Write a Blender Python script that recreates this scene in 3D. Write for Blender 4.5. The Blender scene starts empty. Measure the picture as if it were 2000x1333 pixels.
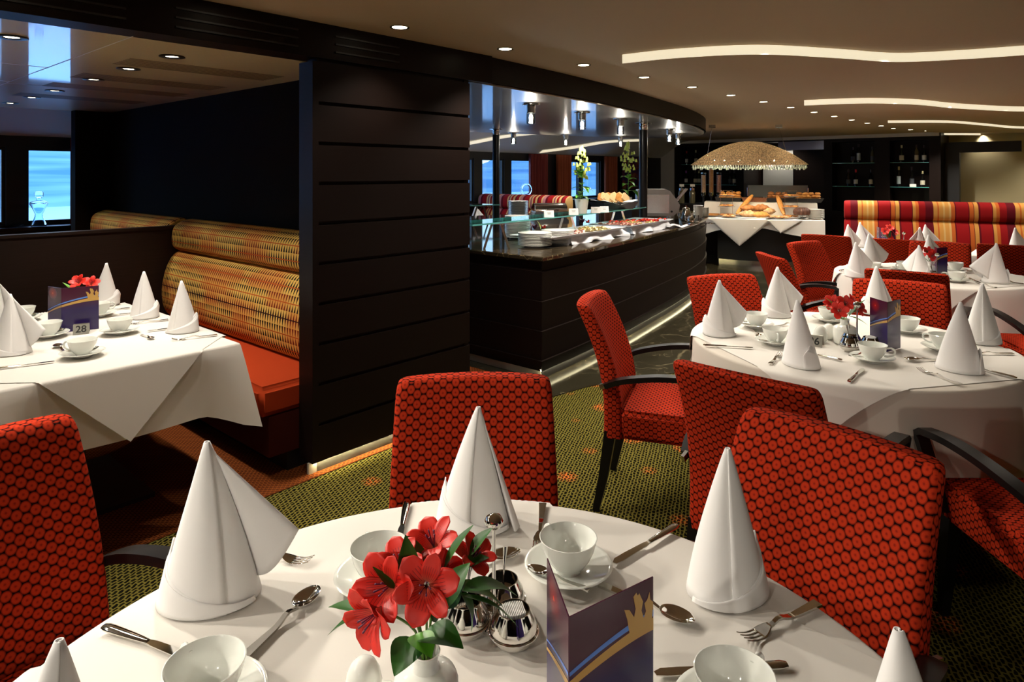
import bpy, bmesh, math, random
from mathutils import Vector, Matrix, Euler
random.seed(7)
S = bpy.context.scene
COL = S.collection
PI = math.pi

# ---------------------------------------------------------------- camera
F_PX, HOR, CAMZ = 1290.0, 338.0, 1.5
cam_d = bpy.data.cameras.new('camera')
cam = bpy.data.objects.new('camera', cam_d); COL.objects.link(cam)
cam.location = (0, 0, CAMZ); cam.rotation_euler = (PI/2, 0, 0)
cam_d.sensor_fit = 'HORIZONTAL'; cam_d.sensor_width = 36.0
cam_d.lens = F_PX/2000*36; cam_d.shift_y = -(666.5-HOR)/2000
cam_d.clip_start = 0.02; cam_d.clip_end = 500
S.camera = cam

# ---------------------------------------------------------------- colour management + sky
S.view_settings.view_transform = 'Standard'
S.view_settings.look = 'None'
S.view_settings.gamma = 1.0
S.view_settings.use_curve_mapping = False
S.view_settings.exposure = 0.0

W = bpy.data.worlds.new('evening_sky'); S.world = W
W.use_nodes = True
wn = W.node_tree.nodes; wl = W.node_tree.links
bg = wn['Background']
tc = wn.new('ShaderNodeTexCoord'); sp = wn.new('ShaderNodeSeparateXYZ'); rp = wn.new('ShaderNodeValToRGB')
wl.new(tc.outputs['Generated'], sp.inputs[0]); wl.new(sp.outputs['Z'], rp.inputs[0])
rp.color_ramp.elements[0].position = 0.0; rp.color_ramp.elements[0].color = (0.52, 0.80, 0.97, 1)
rp.color_ramp.elements[1].position = 0.5; rp.color_ramp.elements[1].color = (0.24, 0.42, 0.95, 1)
wl.new(rp.outputs[0], bg.inputs['Color']); bg.inputs['Strength'].default_value = 3.8

# ---------------------------------------------------------------- room frame: u runs along the beam, v towards the river windows
ANG = math.radians(41.34)
UX, UY = math.sin(ANG), math.cos(ANG)
def RW(u, v, z=0.0): return Vector((u*UX - v*UY, u*UY + v*UX, z))
ROOM_Z = PI/2 - ANG                    # rotation that turns local x onto u
def uv_of(x, y): return (x*UX + y*UY, -x*UY + y*UX)
def fl(px, py, z=0.0):                 # where the sight line of a photo point meets the plane at height z
    d = F_PX*(CAMZ-z)/(py-HOR)
    return Vector(((px-1000)/F_PX*d, d, z))
def at_d(px, py, d): return Vector(((px-1000)/F_PX*d, d, CAMZ-(py-HOR)/F_PX*d))

# ---------------------------------------------------------------- materials
def lin(r, g, b):
    f = lambda c: (c/255/12.92) if c/255 <= .04045 else ((c/255+.055)/1.055)**2.4
    return (f(r), f(g), f(b), 1)
def mat(name, col, rough=.5, metal=0.0, **kw):
    m = bpy.data.materials.new(name); m.use_nodes = True
    b = m.node_tree.nodes['Principled BSDF']
    if len(col) == 3: col = (*col, 1)
    b.inputs['Base Color'].default_value = col
    b.inputs['Roughness'].default_value = rough
    b.inputs['Metallic'].default_value = metal
    for k, v in kw.items(): b.inputs[k.replace('_', ' ')].default_value = v
    return m
class NT:                               # small node helper
    def __init__(s, m):
        s.t = m.node_tree; s.n = s.t.nodes; s.l = s.t.links; s.b = s.n.get('Principled BSDF')
    def N(s, kind, **kw):
        n = s.n.new('ShaderNode'+kind)
        for k, v in kw.items(): setattr(n, k, v)
        return n
    def _in(s, n, i, v):
        if v is None: return
        if hasattr(v, 'is_output'): s.l.new(v, n.inputs[i])
        else: n.inputs[i].default_value = v
    def math(s, op, a, b=None, c=None):
        n = s.N('Math', operation=op); s._in(n, 0, a); s._in(n, 1, b); s._in(n, 2, c); return n.outputs[0]
    def vec(s, op, a, b=None):
        n = s.N('VectorMath', operation=op); s._in(n, 0, a); s._in(n, 1, b)
        return n.outputs['Value'] if op in ('LENGTH', 'DOT_PRODUCT', 'DISTANCE') else n.outputs[0]
    def mix(s, fac, a, b):
        n = s.N('Mix', data_type='RGBA'); s._in(n, 0, fac); s._in(n, 6, a); s._in(n, 7, b); return n.outputs[2]
    def ramp(s, fac, stops, interp='LINEAR'):
        n = s.N('ValToRGB'); s._in(n, 0, fac); cr = n.color_ramp; cr.interpolation = interp
        while len(cr.elements) < len(stops): cr.elements.new(1)
        for e, (p, c) in zip(cr.elements, stops):
            e.position = p; e.color = c if len(c) == 4 else (*c, 1)
        return n.outputs[0]
    def noise(s, v, scale, detail=2, rough=.5):
        n = s.N('TexNoise'); s._in(n, 'Vector', v); n.inputs['Scale'].default_value = scale
        n.inputs['Detail'].default_value = detail; n.inputs['Roughness'].default_value = rough
        return n.outputs['Fac']
    def uv(s): return s.N('TexCoord').outputs['UV']
    def obj(s): return s.N('TexCoord').outputs['Object']
    def geo(s): return s.N('NewGeometry').outputs['Position']
    def scale(s, v, sc, rot=(0, 0, 0)):
        n = s.N('Mapping'); s._in(n, 0, v); n.inputs['Scale'].default_value = sc; n.inputs['Rotation'].default_value = rot
        return n.outputs[0]
    def sep(s, v):
        n = s.N('SeparateXYZ'); s._in(n, 0, v); return n.outputs
    def comb(s, x, y, z):
        n = s.N('CombineXYZ'); s._in(n, 0, x); s._in(n, 1, y); s._in(n, 2, z); return n.outputs[0]
    def col(s, o): s.l.new(o, s.b.inputs['Base Color'])
    def bump(s, h, strength=.3, dist=.002):
        n = s.N('Bump'); s._in(n, 'Height', h); n.inputs['Strength'].default_value = strength
        n.inputs['Distance'].default_value = dist; s.l.new(n.outputs[0], s.b.inputs['Normal'])

M = {}
def emit(name, col, strength):
    m = bpy.data.materials.new(name); m.use_nodes = True
    n = m.node_tree.nodes; b = n['Principled BSDF']
    b.inputs['Base Color'].default_value = (.8, .8, .8, 1)
    b.inputs['Emission Color'].default_value = (*col, 1); b.inputs['Emission Strength'].default_value = strength
    return m

def wood(name, c1, c2, rough):
    m = mat(name, c1, rough); t = NT(m)
    v = t.scale(t.uv(), (1.2, 45, 1)); n = t.noise(v, 3, 4, .6)
    m.node_tree.nodes['Principled BSDF'].inputs['Specular IOR Level'].default_value = .12
    t.col(t.mix(n, (*c1, 1), (*c2, 1))); t.bump(n, .06, .001)
    return m
M['wood'] = wood('dark_wenge', (.0048, .0026, .0021), (.0110, .0058, .0044), .45)
M['wood_low'] = wood('dark_oak_panel', (.016, .010, .008), (.035, .022, .017), .45)
M['black_wood'] = mat('black_lacquer_wood', (.005, .0045, .0045), .32, Specular_IOR_Level=.25)
M['black'] = mat('matt_black', (.006, .006, .007), .5)
M['dark_wall'] = mat('dark_wall_cloth', (.0052, .0027, .0013), .9, Specular_IOR_Level=.1)

def dots(name, c_dot, c_gap, c_mid):
    m = mat(name, c_dot, .85); t = NT(m)
    uvo = t.uv(); cell = (.0357, .0240, 1.0)
    p = t.vec('DIVIDE', uvo, cell)
    def dist(off):
        q = t.vec('FRACTION', t.vec('ADD', p, (off+50, off+50, 0)))
        q = t.vec('MULTIPLY', t.vec('SUBTRACT', q, (.5, .5, 0)), (.0357, .0240, 0))
        return t.vec('LENGTH', q)
    d = t.math('MINIMUM', dist(0), dist(.5))
    n = t.noise(t.scale(uvo, (300, 900, 1)), 1, 2)
    c = t.ramp(d, [(0, (*c_mid, 1)), (.0010, (*c_mid, 1)), (.0022, (*c_dot, 1)), (.0101, (*c_dot, 1)), (.0105, (*c_gap, 1))])
    sc_ = t.math('SUBTRACT', 1.0, t.math('MULTIPLY', n, .35))
    t.col(t.vec('MULTIPLY', c, t.comb(sc_, sc_, sc_))); t.bump(t.math('LESS_THAN', d, .0103), .25, .001)
    t.b.inputs['Specular IOR Level'].default_value = .04
    return m
M['dots'] = dots('red_dot_upholstery', (.49, .035, .010), (.004, .0012, .0016), (.20, .012, .008))
M['orange_seat'] = mat('orange_plain_upholstery', (.36, .040, .010), .85, Specular_IOR_Level=.05)
def weave():                             # front of the chair: orange with small dark dots
    m = mat('orange_pin_dot_upholstery', (.5, .07, .01), .85); t = NT(m)
    uvo = t.uv(); cell = (.021, .017, 1)
    p = t.vec('DIVIDE', uvo, cell)
    def dist(off):
        q = t.vec('FRACTION', t.vec('ADD', p, (off+50, off+50, 0)))
        q = t.vec('MULTIPLY', t.vec('SUBTRACT', q, (.5, .5, 0)), (.021, .017, 0)); return t.vec('LENGTH', q)
    d = t.math('MINIMUM', dist(0), dist(.5))
    t.col(t.ramp(d, [(0, (.06, .008, .006, 1)), (.0030, (.06, .008, .006, 1)), (.0042, (.60, .075, .012, 1))]))
    return m
M['pindot'] = weave()

def spindle():                           # ochre booth cloth, u along the bench, v up the back (metres)
    m = mat('ochre_spindle_cloth', (.5, .3, .06), .8, Specular_IOR_Level=.1); t = NT(m)
    s = t.sep(t.uv()); x, y = s[0], s[1]
    row = t.math('DIVIDE', y, .088)
    ri = t.math('FLOOR', row); rf = t.math('FRACT', row)
    tri = t.math('ABSOLUTE', t.math('SUBTRACT', t.math('MULTIPLY', rf, 2), 1))       # 1 at row lines, 0 mid
    xs = t.math('FRACT', t.math('DIVIDE', x, .0275))
    dx = t.math('ABSOLUTE', t.math('SUBTRACT', xs, .5))                                # 0 at spindle centre
    odd = t.math('MODULO', t.math('ABSOLUTE', ri), 2)
    wid = t.math('MULTIPLY', t.math('ADD', t.math('MULTIPLY', odd, t.math('SUBTRACT', 1, tri)), t.math('MULTIPLY', t.math('SUBTRACT', 1, odd), tri)), .30)
    wid = t.math('ADD', wid, .03)
    inside = t.math('LESS_THAN', dx, wid)
    big = t.noise(t.comb(t.math('MULTIPLY', x, 1.3), t.math('MULTIPLY', ri, 7.3), 0), 2.2, 1)
    redf = t.ramp(big, [(.45, (0, 0, 0, 1)), (.56, (1, 1, 1, 1))])
    dark = t.mix(redf, (.012, .008, .006, 1), (.16, .018, .008, 1))
    och = t.mix(redf, (.66, .42, .10, 1), (.58, .27, .06, 1))
    c = t.mix(inside, och, dark)
    l1 = t.math('LESS_THAN', t.math('ABSOLUTE', t.math('SUBTRACT', rf, .5)), .035)
    every = t.math('LESS_THAN', t.math('MODULO', t.math('ADD', t.math('ABSOLUTE', ri), 1), 4), .5)
    lc = t.mix(every, (.42, .085, .015, 1), (.03, .008, .008, 1))
    t.col(t.mix(l1, c, lc))
    return m
M['spindle'] = spindle()

def stripes(name, cols, period):
    m = mat(name, (.5, .1, .05), .8, Specular_IOR_Level=.1); t = NT(m)
    x = t.math('FRACT', t.math('DIVIDE', t.math('ADD', t.sep(t.uv())[0], 50), period))
    tot = sum(w for w, c in cols); p = 0; st = []
    for w, c in cols: st.append((p/tot, (*c, 1))); p += w
    c = t.ramp(x, st, 'CONSTANT')
    t.col(c); return m
RED, DRED, ORA, YEL, CRM = (.30, .008, .010), (.12, .006, .012), (.55, .13, .025), (.62, .30, .07), (.66, .42, .16)
M['stripe'] = stripes('red_orange_stripe_cloth', [(3, ORA), (3, YEL), (1, DRED), (11, RED), (2, DRED), (4, YEL), (.7, DRED), (4, ORA), (1, DRED), (12, RED), (1, DRED),
                      (4, ORA), (2, CRM), (4, YEL), (2, CRM), (4, YEL), (1.5, ORA), (4, YEL), (1, DRED), (7, DRED), (7, RED)], .80)
M['stripe_far'] = stripes('purple_red_stripe_cloth', [(3, RED), (2, CRM), (2, (.25, .06, .12)), (2, CRM), (7, RED), (3, DRED), (4, (.5, .2, .2)), (2, CRM), (4, RED), (2, DRED), (3, CRM)], .46)

def carpet():
    m = mat('olive_carpet', (.1, .1, .02), .95, Specular_IOR_Level=0.0); t = NT(m)
    pos = t.scale(t.geo(), (1, 1, 1), (0, 0, -ROOM_Z-.42))
    wob = t.noise(pos, 34, 1)
    p2 = t.vec('ADD', pos, t.vec('MULTIPLY', t.comb(wob, wob, 0), (.017, .017, 0)))
    br = t.N('TexBrick'); t.l.new(p2, br.inputs['Vector']); br.inputs['Scale'].default_value = 1
    br.inputs['Mortar Size'].default_value = .0030; br.inputs['Mortar Smooth'].default_value = .1
    br.inputs['Brick Width'].default_value = .027; br.inputs['Row Height'].default_value = .0158
    br.inputs['Color1'].default_value = (.005, .005, .003, 1); br.inputs['Color2'].default_value = (.012, .011, .005, 1)
    br.inputs['Mortar'].default_value = (.135, .112, .024, 1)
    q = t.scale(t.geo(), (3.1, 3.1, 0), (0, 0, -ROOM_Z))
    vo = t.N('TexVoronoi'); t.l.new(q, vo.inputs['Vector']); vo.inputs['Scale'].default_value = 1.0; vo.inputs['Randomness'].default_value = .35
    near = t.ramp(vo.outputs['Distance'], [(.16, (1, 1, 1, 1)), (.24, (0, 0, 0, 1))])
    fine = t.math('GREATER_THAN', t.noise(pos, 70, 1), .47)
    red = t.mix(br.outputs['Fac'], (.06, .012, .004, 1), (.50, .14, .03, 1))
    t.col(t.mix(t.math('MULTIPLY', near, fine), br.outputs['Color'], red))
    return m
M['carpet'] = carpet()
def carpet2():
    m = mat('rust_carpet', (.12, .03, .01), .95, Specular_IOR_Level=0.0); t = NT(m)
    pos = t.scale(t.geo(), (1, 1, 1), (0, 0, -ROOM_Z))
    br = t.N('TexBrick'); t.l.new(pos, br.inputs['Vector']); br.inputs['Scale'].default_value = 1
    br.inputs['Mortar Size'].default_value = .004; br.inputs['Brick Width'].default_value = .026; br.inputs['Row Height'].default_value = .014
    br.inputs['Color1'].default_value = (.020, .006, .004, 1); br.inputs['Color2'].default_value = (.045, .012, .006, 1); br.inputs['Mortar'].default_value = (.16, .045, .012, 1)
    t.col(br.outputs['Color']); return m
M['carpet_red'] = carpet2()

def marble(name, base, vein, rough, sc):
    m = mat(name, base, rough); t = NT(m)
    p = t.geo(); w = t.noise(p, sc*.6, 4, .6)
    q = t.vec('ADD', t.vec('MULTIPLY', p, (sc, sc, sc)), t.vec('MULTIPLY', t.comb(w, w, w), (5, 5, 5)))
    vo = t.N('TexVoronoi', feature='DISTANCE_TO_EDGE'); t.l.new(q, vo.inputs['Vector']); vo.inputs['Scale'].default_value = .8
    c = t.ramp(vo.outputs['Distance'], [(0, (*vein, 1)), (.006, (*vein, 1)), (.022, (*base, 1))])
    t.col(t.mix(t.math('MULTIPLY', t.noise(p, sc*2, 3), .6), c, (*[k*.35 for k in base], 1))); return m
M['marble'] = marble('dark_brown_marble', (.034, .024, .014), (.16, .12, .06), .06, 4)
M['marble_floor'] = marble('dark_floor_marble', (.030, .026, .015), (.15, .125, .07), .10, 2.2)

M['ceil'] = mat('taupe_ceiling_paint', lin(172, 150, 120), .75)
M['soffit'] = mat('white_soffit_paint', lin(205, 205, 205), .6)
def lacquer():
    m = mat('beige_gloss_panel', lin(240, 218, 164), .35, Coat_Weight=1.0, Coat_Roughness=.05)
    m.node_tree.nodes['Principled BSDF'].inputs['Coat IOR'].default_value = 1.7
    return m
M['lacquer'] = lacquer()
def brushed():
    m = mat('polished_metal_panel', (.66, .62, .58), .40, 1.0); t = NT(m)
    g = t.N('BsdfGlossy'); g.inputs[0].default_value = (.70, .66, .62, 1); g.inputs['Roughness'].default_value = .07
    mx = t.N('MixShader'); mx.inputs[0].default_value = .62; t.l.new(t.b.outputs[0], mx.inputs[1]); t.l.new(g.outputs[0], mx.inputs[2])
    t.l.new(mx.outputs[0], t.n['Material Output'].inputs[0]); return m
M['brushed'] = brushed()
M['steel'] = mat('stainless_steel', (.60, .60, .58), .22, 1.0)
M['chrome'] = mat('polished_cutlery_steel', (.72, .70, .66), .07, 1.0)
M['kick'] = mat('brushed_kick_plate', (.50, .47, .38), .5, .35)
def cloth(name, c, sc=900):
    m = mat(name, c, .85); t = NT(m)
    n = t.N('TexWave'); t.l.new(t.scale(t.obj(), (sc, sc, sc), (0, 0, .6)), n.inputs['Vector']); n.inputs['Scale'].default_value = 1
    t.bump(n.outputs['Fac'], .08, .0006)
    if 'Sheen Weight' in t.b.inputs: t.b.inputs['Sheen Weight'].default_value = .05
    return m
M['linen'] = cloth('white_table_linen', (.70, .67, .62))
M['napkin'] = cloth('white_napkin_linen', (.85, .84, .83))
M['undercloth'] = cloth('shaded_under_linen', (.58, .53, .46))  # white cloth; the shade below the overlay is put into this colour
M['porcelain'] = mat('white_porcelain', (.82, .84, .79), .08, 0, Coat_Weight=.4, Coat_Roughness=.03)
M['china'] = mat('cream_china', (.74, .72, .66), .12)
M['platter'] = mat('white_glazed_platter', (.75, .76, .80), .15)
M['glass'] = mat('clear_glass', (.95, 1, .98), .02, 0, Transmission_Weight=1.0, IOR=1.45)
def thin_glass(name, tint, refl=.9):      # architectural pane: lets light straight through, reflects by angle
    m = bpy.data.materials.new(name); m.use_nodes = True; t = NT(m)
    t.n.remove(t.b); out = t.n['Material Output']
    tr = t.N('BsdfTransparent'); tr.inputs[0].default_value = (*tint, 1)
    gl = t.N('BsdfGlossy'); gl.inputs['Roughness'].default_value = .02
    fr = t.N('Fresnel'); fr.inputs['IOR'].default_value = 1.45
    mx = t.N('MixShader'); t.l.new(t.math('MULTIPLY', fr.outputs[0], refl), mx.inputs[0]); t.l.new(tr.outputs[0], mx.inputs[1]); t.l.new(gl.outputs[0], mx.inputs[2])
    t.l.new(mx.outputs[0], out.inputs[0]); return m
M['pane'] = thin_glass('window_pane_glass', (.93, .97, 1.0), .5)
M['shelf_glass'] = thin_glass('greenish_shelf_glass', (.72, .90, .86))
M['tube_glass'] = thin_glass('clear_tube_acrylic', (.95, .97, .96))
M['glass_edge'] = mat('glass_green_edge', (.10, .42, .40), .15)
M['petal'] = None
def petal():
    m = mat('red_alstroemeria_petal', (.62, .022, .016), .45); t = NT(m)
    s = t.sep(t.uv())
    st = t.math('LESS_THAN', t.math('FRACT', t.math('MULTIPLY', s[1], 8)), .16)
    mid = t.math('MULTIPLY', t.math('MULTIPLY', st, t.math('LESS_THAN', s[0], .66)), t.math('GREATER_THAN', s[0], .22))
    c = t.mix(t.ramp(s[0], [(0, (1, 1, 1, 1)), (.45, (0, 0, 0, 1))]), (.78, .026, .014, 1), (.80, .22, .14, 1))
    t.col(t.mix(mid, c, (.30, .006, .012, 1)))
    t.b.inputs['Subsurface Weight'].default_value = .0
    return m
M['petal'] = petal()
M['leaf'] = mat('deep_green_leaf', (.022, .105, .010), .45, Specular_IOR_Level=.3)
M['leaf_bright'] = mat('bright_green_leaf', (.10, .34, .02), .4)
M['bract'] = mat('pale_green_bract', (.48, .58, .10), .5)
M['stem'] = mat('green_stem', (.10, .22, .03), .5)
M['card'] = mat('white_card', (.78, .78, .76), .6)
M['ink'] = mat('black_ink', (.01, .01, .01), .6)
M['silver_plate'] = mat('grey_metal_plaque', (.38, .37, .32), .4, .8)
M['gold'] = mat('gold_print', (.58, .33, .08), .35)
M['skyblue'] = mat('blue_print', (.10, .25, .75), .35)
def menu_mat():
    m = mat('purple_menu_print', (.03, .01, .1), .22); t = NT(m)
    s = t.sep(t.uv()); x, y = s[0], s[1]
    low = (.020, .008, .085, 1); up = (.060, .008, .030, 1)
    dx = t.math('SUBTRACT', x, .16); dy = t.math('SUBTRACT', y, .86)
    g = t.math('SQRT', t.math('ADD', t.math('MULTIPLY', dx, dx), t.math('MULTIPLY', dy, dy)))
    glow = t.ramp(g, [(0, (.8, .10, .06, 1)), (.020, (.30, .012, .014, 1)), (.14, up)])
    t.col(t.mix(t.ramp(y, [(.5, (0, 0, 0, 1)), (.72, (1, 1, 1, 1))]), low, glow)); return m
M['menu'] = menu_mat()
M['menu_in'] = mat('dark_purple_menu_inside', (.020, .010, .045), .3)
M['bulb'] = emit('warm_bulb', (1.0, .86, .62), 14)
M['halogen'] = emit('white_halogen', (1.0, .93, .80), 30)
M['cove'] = emit('cove_light_band', (1.0, .88, .62), .80)
M['led'] = emit('led_strip', (1.0, .88, .52), 85)
M['crust'] = None
def bread(name, a, b, sc=30):
    m = mat(name, a, .6); t = NT(m); n = t.noise(t.obj(), sc, 4, .6)
    t.col(t.ramp(n, [(.35, (*a, 1)), (.65, (*b, 1))])); t.bump(n, .4, .004); return m
M['crust'] = bread('brown_crust', (.28, .09, .02), (.46, .20, .06))
M['roll'] = bread('golden_roll_crust', (.48, .18, .03), (.60, .30, .08))
M['floury'] = bread('floury_crust', (.36, .16, .05), (.60, .42, .24))
M['cake'] = bread('dark_cake', (.045, .013, .006), (.085, .026, .010))
M['slice'] = mat('white_bread_slice', (.75, .52, .25), .8)
M['ham'] = bread('sliced_ham', (.62, .22, .16), (.70, .40, .30))
M['cheese'] = mat('pale_cheese', (.78, .62, .25), .5)
M['tomato'] = mat('red_tomato', (.62, .03, .015), .25)
M['purple_leaf'] = mat('purple_radicchio', (.12, .01, .05), .5)
M['wicker'] = bread('brown_wicker', (.10, .030, .012), (.25, .085, .03), 80)
M['curtain_red'] = mat('red_curtain', (.17, .016, .012), .8)
M['curtain_orange'] = mat('rust_curtain', (.26, .05, .012), .8)
M['beige_wall'] = mat('cream_wall', lin(190, 178, 140), .7)
M['white_wall'] = mat('pale_wall', lin(200, 196, 188), .7)
M['grey_panel'] = mat('pale_grey_panel', lin(170, 170, 165), .4)

M['slot'] = mat('brown_air_slot', lin(95, 80, 55), .5)
E_ROW, E_ALC, E_NEAR, E_FILL, E_COVE = 54, 23, 88, 10, 56
# ---------------------------------------------------------------- mesh helpers
def box(bm, c, s, rz=0.0, rx=0.0, ry=0.0):
    mt = Matrix.Translation(Vector(c)) @ Euler((rx, ry, rz)).to_matrix().to_4x4() @ Matrix.Diagonal((s[0], s[1], s[2], 1))
    return bmesh.ops.create_cube(bm, size=1, matrix=mt)['verts']
def bevel(bm, w, seg=2):
    es = [e for e in bm.edges if len(e.link_faces) == 2 and e.calc_face_angle(0) > .6]
    bmesh.ops.bevel(bm, geom=es, offset=w, segments=seg, affect='EDGES', clamp_overlap=True)
def lathe(bm, prof, n=28, c=(0, 0, 0), sx=1.0, sy=1.0, rz=0):
    rings = []
    for r, z in prof:
        if r < 1e-6: rings.append([bm.verts.new((c[0], c[1], c[2]+z))]); continue
        rings.append([bm.verts.new((c[0]+r*sx*math.cos(2*PI*k/n+rz), c[1]+r*sy*math.sin(2*PI*k/n+rz), c[2]+z)) for k in range(n)])
    for a, b in zip(rings, rings[1:]):
        for k in range(n):
            k2 = (k+1) % n
            if len(a) == 1 and len(b) == 1: continue
            if len(a) == 1: f = (a[0], b[k2], b[k])
            elif len(b) == 1: f = (a[k], a[k2], b[0])
            else: f = (a[k], a[k2], b[k2], b[k])
            try: bm.faces.new(f)
            except ValueError: pass
    return rings
def loft(bm, rings, cap=True, closed=True):
    R = [[bm.verts.new(p) for p in r] for r in rings]
    n = len(R[0])
    for a, b in zip(R, R[1:]):
        for k in range(n if closed else n-1):
            k2 = (k+1) % n
            bm.faces.new((a[k], a[k2], b[k2], b[k]))
    if cap and closed:
        bm.faces.new(list(reversed(R[0]))); bm.faces.new(R[-1])
    return R
def sheet(bm, f, nu, nv):
    g = [[bm.verts.new(f(i/nu, j/nv)) for j in range(nv+1)] for i in range(nu+1)]
    fs = []
    uvl = bm.loops.layers.uv.verify()
    for i in range(nu):
        for j in range(nv):
            fc = bm.faces.new((g[i][j], g[i+1][j], g[i+1][j+1], g[i][j+1])); fs.append(fc)
            for lp, (a, b) in zip(fc.loops, ((i, j), (i+1, j), (i+1, j+1), (i, j+1))): lp[uvl].uv = (a/nu, b/nv)
    return fs
def frame_path(pts):
    P = [Vector(p) for p in pts]; T = []
    for i in range(len(P)):
        a = P[max(i-1, 0)]; b = P[min(i+1, len(P)-1)]; T.append((b-a).normalized())
    return P, T
def tube(bm, pts, r, n=8, cap=True, up=None):
    P, T = frame_path(pts); rs = r if isinstance(r, (list, tuple)) else [r]*len(P)
    ref = Vector(up) if up else (Vector((0, 0, 1)) if abs(T[0].z) < .9 else Vector((1, 0, 0)))
    rings = []
    for p, t, q in zip(P, T, rs):
        x = t.cross(ref)
        if x.length < 1e-4: x = t.cross(Vector((.3, 1, .1)))
        x.normalize(); y = x.cross(t).normalized(); ref = y
        rings.append([p + x*(q*math.cos(2*PI*k/n)) + y*(q*math.sin(2*PI*k/n)) for k in range(n)])
    loft(bm, rings, cap)
def bar(bm, pts, w, h, up=(0, 0, 1)):     # rectangular section swept along a path; w across, h along 'up'
    P, T = frame_path(pts); rings = []
    ws = w if isinstance(w, (list, tuple)) else [w]*len(P); hs = h if isinstance(h, (list, tuple)) else [h]*len(P)
    ref = Vector(up)
    for p, t, a, b in zip(P, T, ws, hs):
        x = t.cross(ref); x.normalize(); y = x.cross(t).normalized(); ref = y
        rings.append([p+x*(sx*a/2)+y*(sy*b/2) for sx, sy in ((-1, -1), (1, -1), (1, 1), (-1, 1))])
    loft(bm, rings)
def prism(bm, poly, z0, z1, top=True, bottom=True, sides=True):
    a = [bm.verts.new((p[0], p[1], z0)) for p in poly]; b = [bm.verts.new((p[0], p[1], z1)) for p in poly]
    n = len(poly)
    if sides:
        for k in range(n): bm.faces.new((a[k], a[(k+1) % n], b[(k+1) % n], b[k]))
    if bottom: bm.faces.new(list(reversed(a)))
    if top: bm.faces.new(b)
def boxuv(bm):
    uvl = bm.loops.layers.uv.verify()
    bm.normal_update()
    for f in bm.faces:
        n = f.normal; ax = max(range(3), key=lambda i: abs(n[i]))
        for lp in f.loops:
            c = lp.vert.co
            lp[uvl].uv = (c.y, c.z) if ax == 0 else ((c.x, c.z) if ax == 1 else (c.x, c.y))
def crom(pts, n=6):
    P = [Vector(p) for p in pts]; out = []
    for i in range(len(P)-1):
        p0 = P[max(i-1, 0)]; p1 = P[i]; p2 = P[i+1]; p3 = P[min(i+2, len(P)-1)]
        for k in range(n):
            t = k/n
            out.append(.5*((2*p1)+(-p0+p2)*t+(2*p0-5*p1+4*p2-p3)*t*t+(-p0+3*p1-3*p2+p3)*t**3))
    out.append(P[-1]); return out
def obj(name, bm, m, parent=None, loc=None, rot=None, smooth=40, uv=False, kind=None, solid=0, sub=0, fix=True):
    if uv: boxuv(bm)
    if fix: bmesh.ops.recalc_face_normals(bm, faces=bm.faces)
    me = bpy.data.meshes.new(name); bm.to_mesh(me); bm.free()
    if smooth:
        me.shade_smooth()
        if smooth < 180: me.set_sharp_from_angle(angle=math.radians(smooth))
    for q in (m if isinstance(m, (list, tuple)) else [m]): me.materials.append(q)
    o = bpy.data.objects.new(name, me); COL.objects.link(o)
    if parent: o.parent = parent
    if loc is not None: o.location = loc
    if rot is not None: o.rotation_euler = rot
    if kind: o['kind'] = kind
    if solid:
        md = o.modifiers.new('thickness', 'SOLIDIFY'); md.thickness = solid; md.offset = 0
    if sub:
        md = o.modifiers.new('smooth', 'SUBSURF'); md.levels = sub; md.render_levels = sub
    return o
def tag(o, label, cat, group=None):
    o['label'] = label; o['category'] = cat
    if group: o['group'] = group
    return o
def thing(name, label, cat, loc=(0, 0, 0), rz=0.0, group=None):
    o = bpy.data.objects.new(name, None); COL.objects.link(o); o.empty_display_size = .05
    o.location = loc; o.rotation_euler = (0, 0, rz)
    return tag(o, label, cat, group)
KIDS = {}
def kids(o):
    return [c for c in o.children]
def dup(root, loc=None, rz=None, label=None, group=None, rot=None, scale=None):
    r = root.copy(); COL.objects.link(r)
    def rec(src, dst):
        for ch in kids(src):
            c = ch.copy(); COL.objects.link(c); c.parent = dst; rec(ch, c)
    rec(root, r)
    if loc is not None: r.location = loc
    if rz is not None: r.rotation_euler = (0, 0, rz)
    if rot is not None: r.rotation_euler = rot
    if scale is not None: r.scale = (scale,)*3 if not isinstance(scale, (tuple, list)) else scale
    if label: r['label'] = label
    if group: r['group'] = group
    return r
def B(): return bmesh.new()
def struct(name, bm, m, **k):
    k.setdefault('smooth', 30)
    return obj(name, bm, m, kind='structure', **k)
def rbox(bm, u0, u1, v0, v1, z0, z1):      # box given in the room frame
    c = RW((u0+u1)/2, (v0+v1)/2, (z0+z1)/2)
    return box(bm, c, (u1-u0, v1-v0, z1-z0), rz=ROOM_Z)
def spot(name, loc, target, energy, size, color, blend=.6, rad=.03, parent=None):
    d = bpy.data.lights.new(name, 'SPOT'); d.energy = energy; d.spot_size = math.radians(size); d.spot_blend = blend
    d.color = color; d.shadow_soft_size = rad
    o = bpy.data.objects.new(name, d); COL.objects.link(o)
    if parent:
        o.parent = parent; o.location = loc
        base = Vector(parent.location) + Vector(loc)
    else: o.location = loc; base = Vector(loc)
    o.rotation_euler = (Vector(target)-base).to_track_quat('-Z', 'Y').to_euler()
    return o
def point(name, loc, energy, color, rad=.03, parent=None):
    d = bpy.data.lights.new(name, 'POINT'); d.energy = energy; d.color = color; d.shadow_soft_size = rad
    o = bpy.data.objects.new(name, d); COL.objects.link(o)
    if parent: o.parent = parent
    o.location = loc; return o

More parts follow.
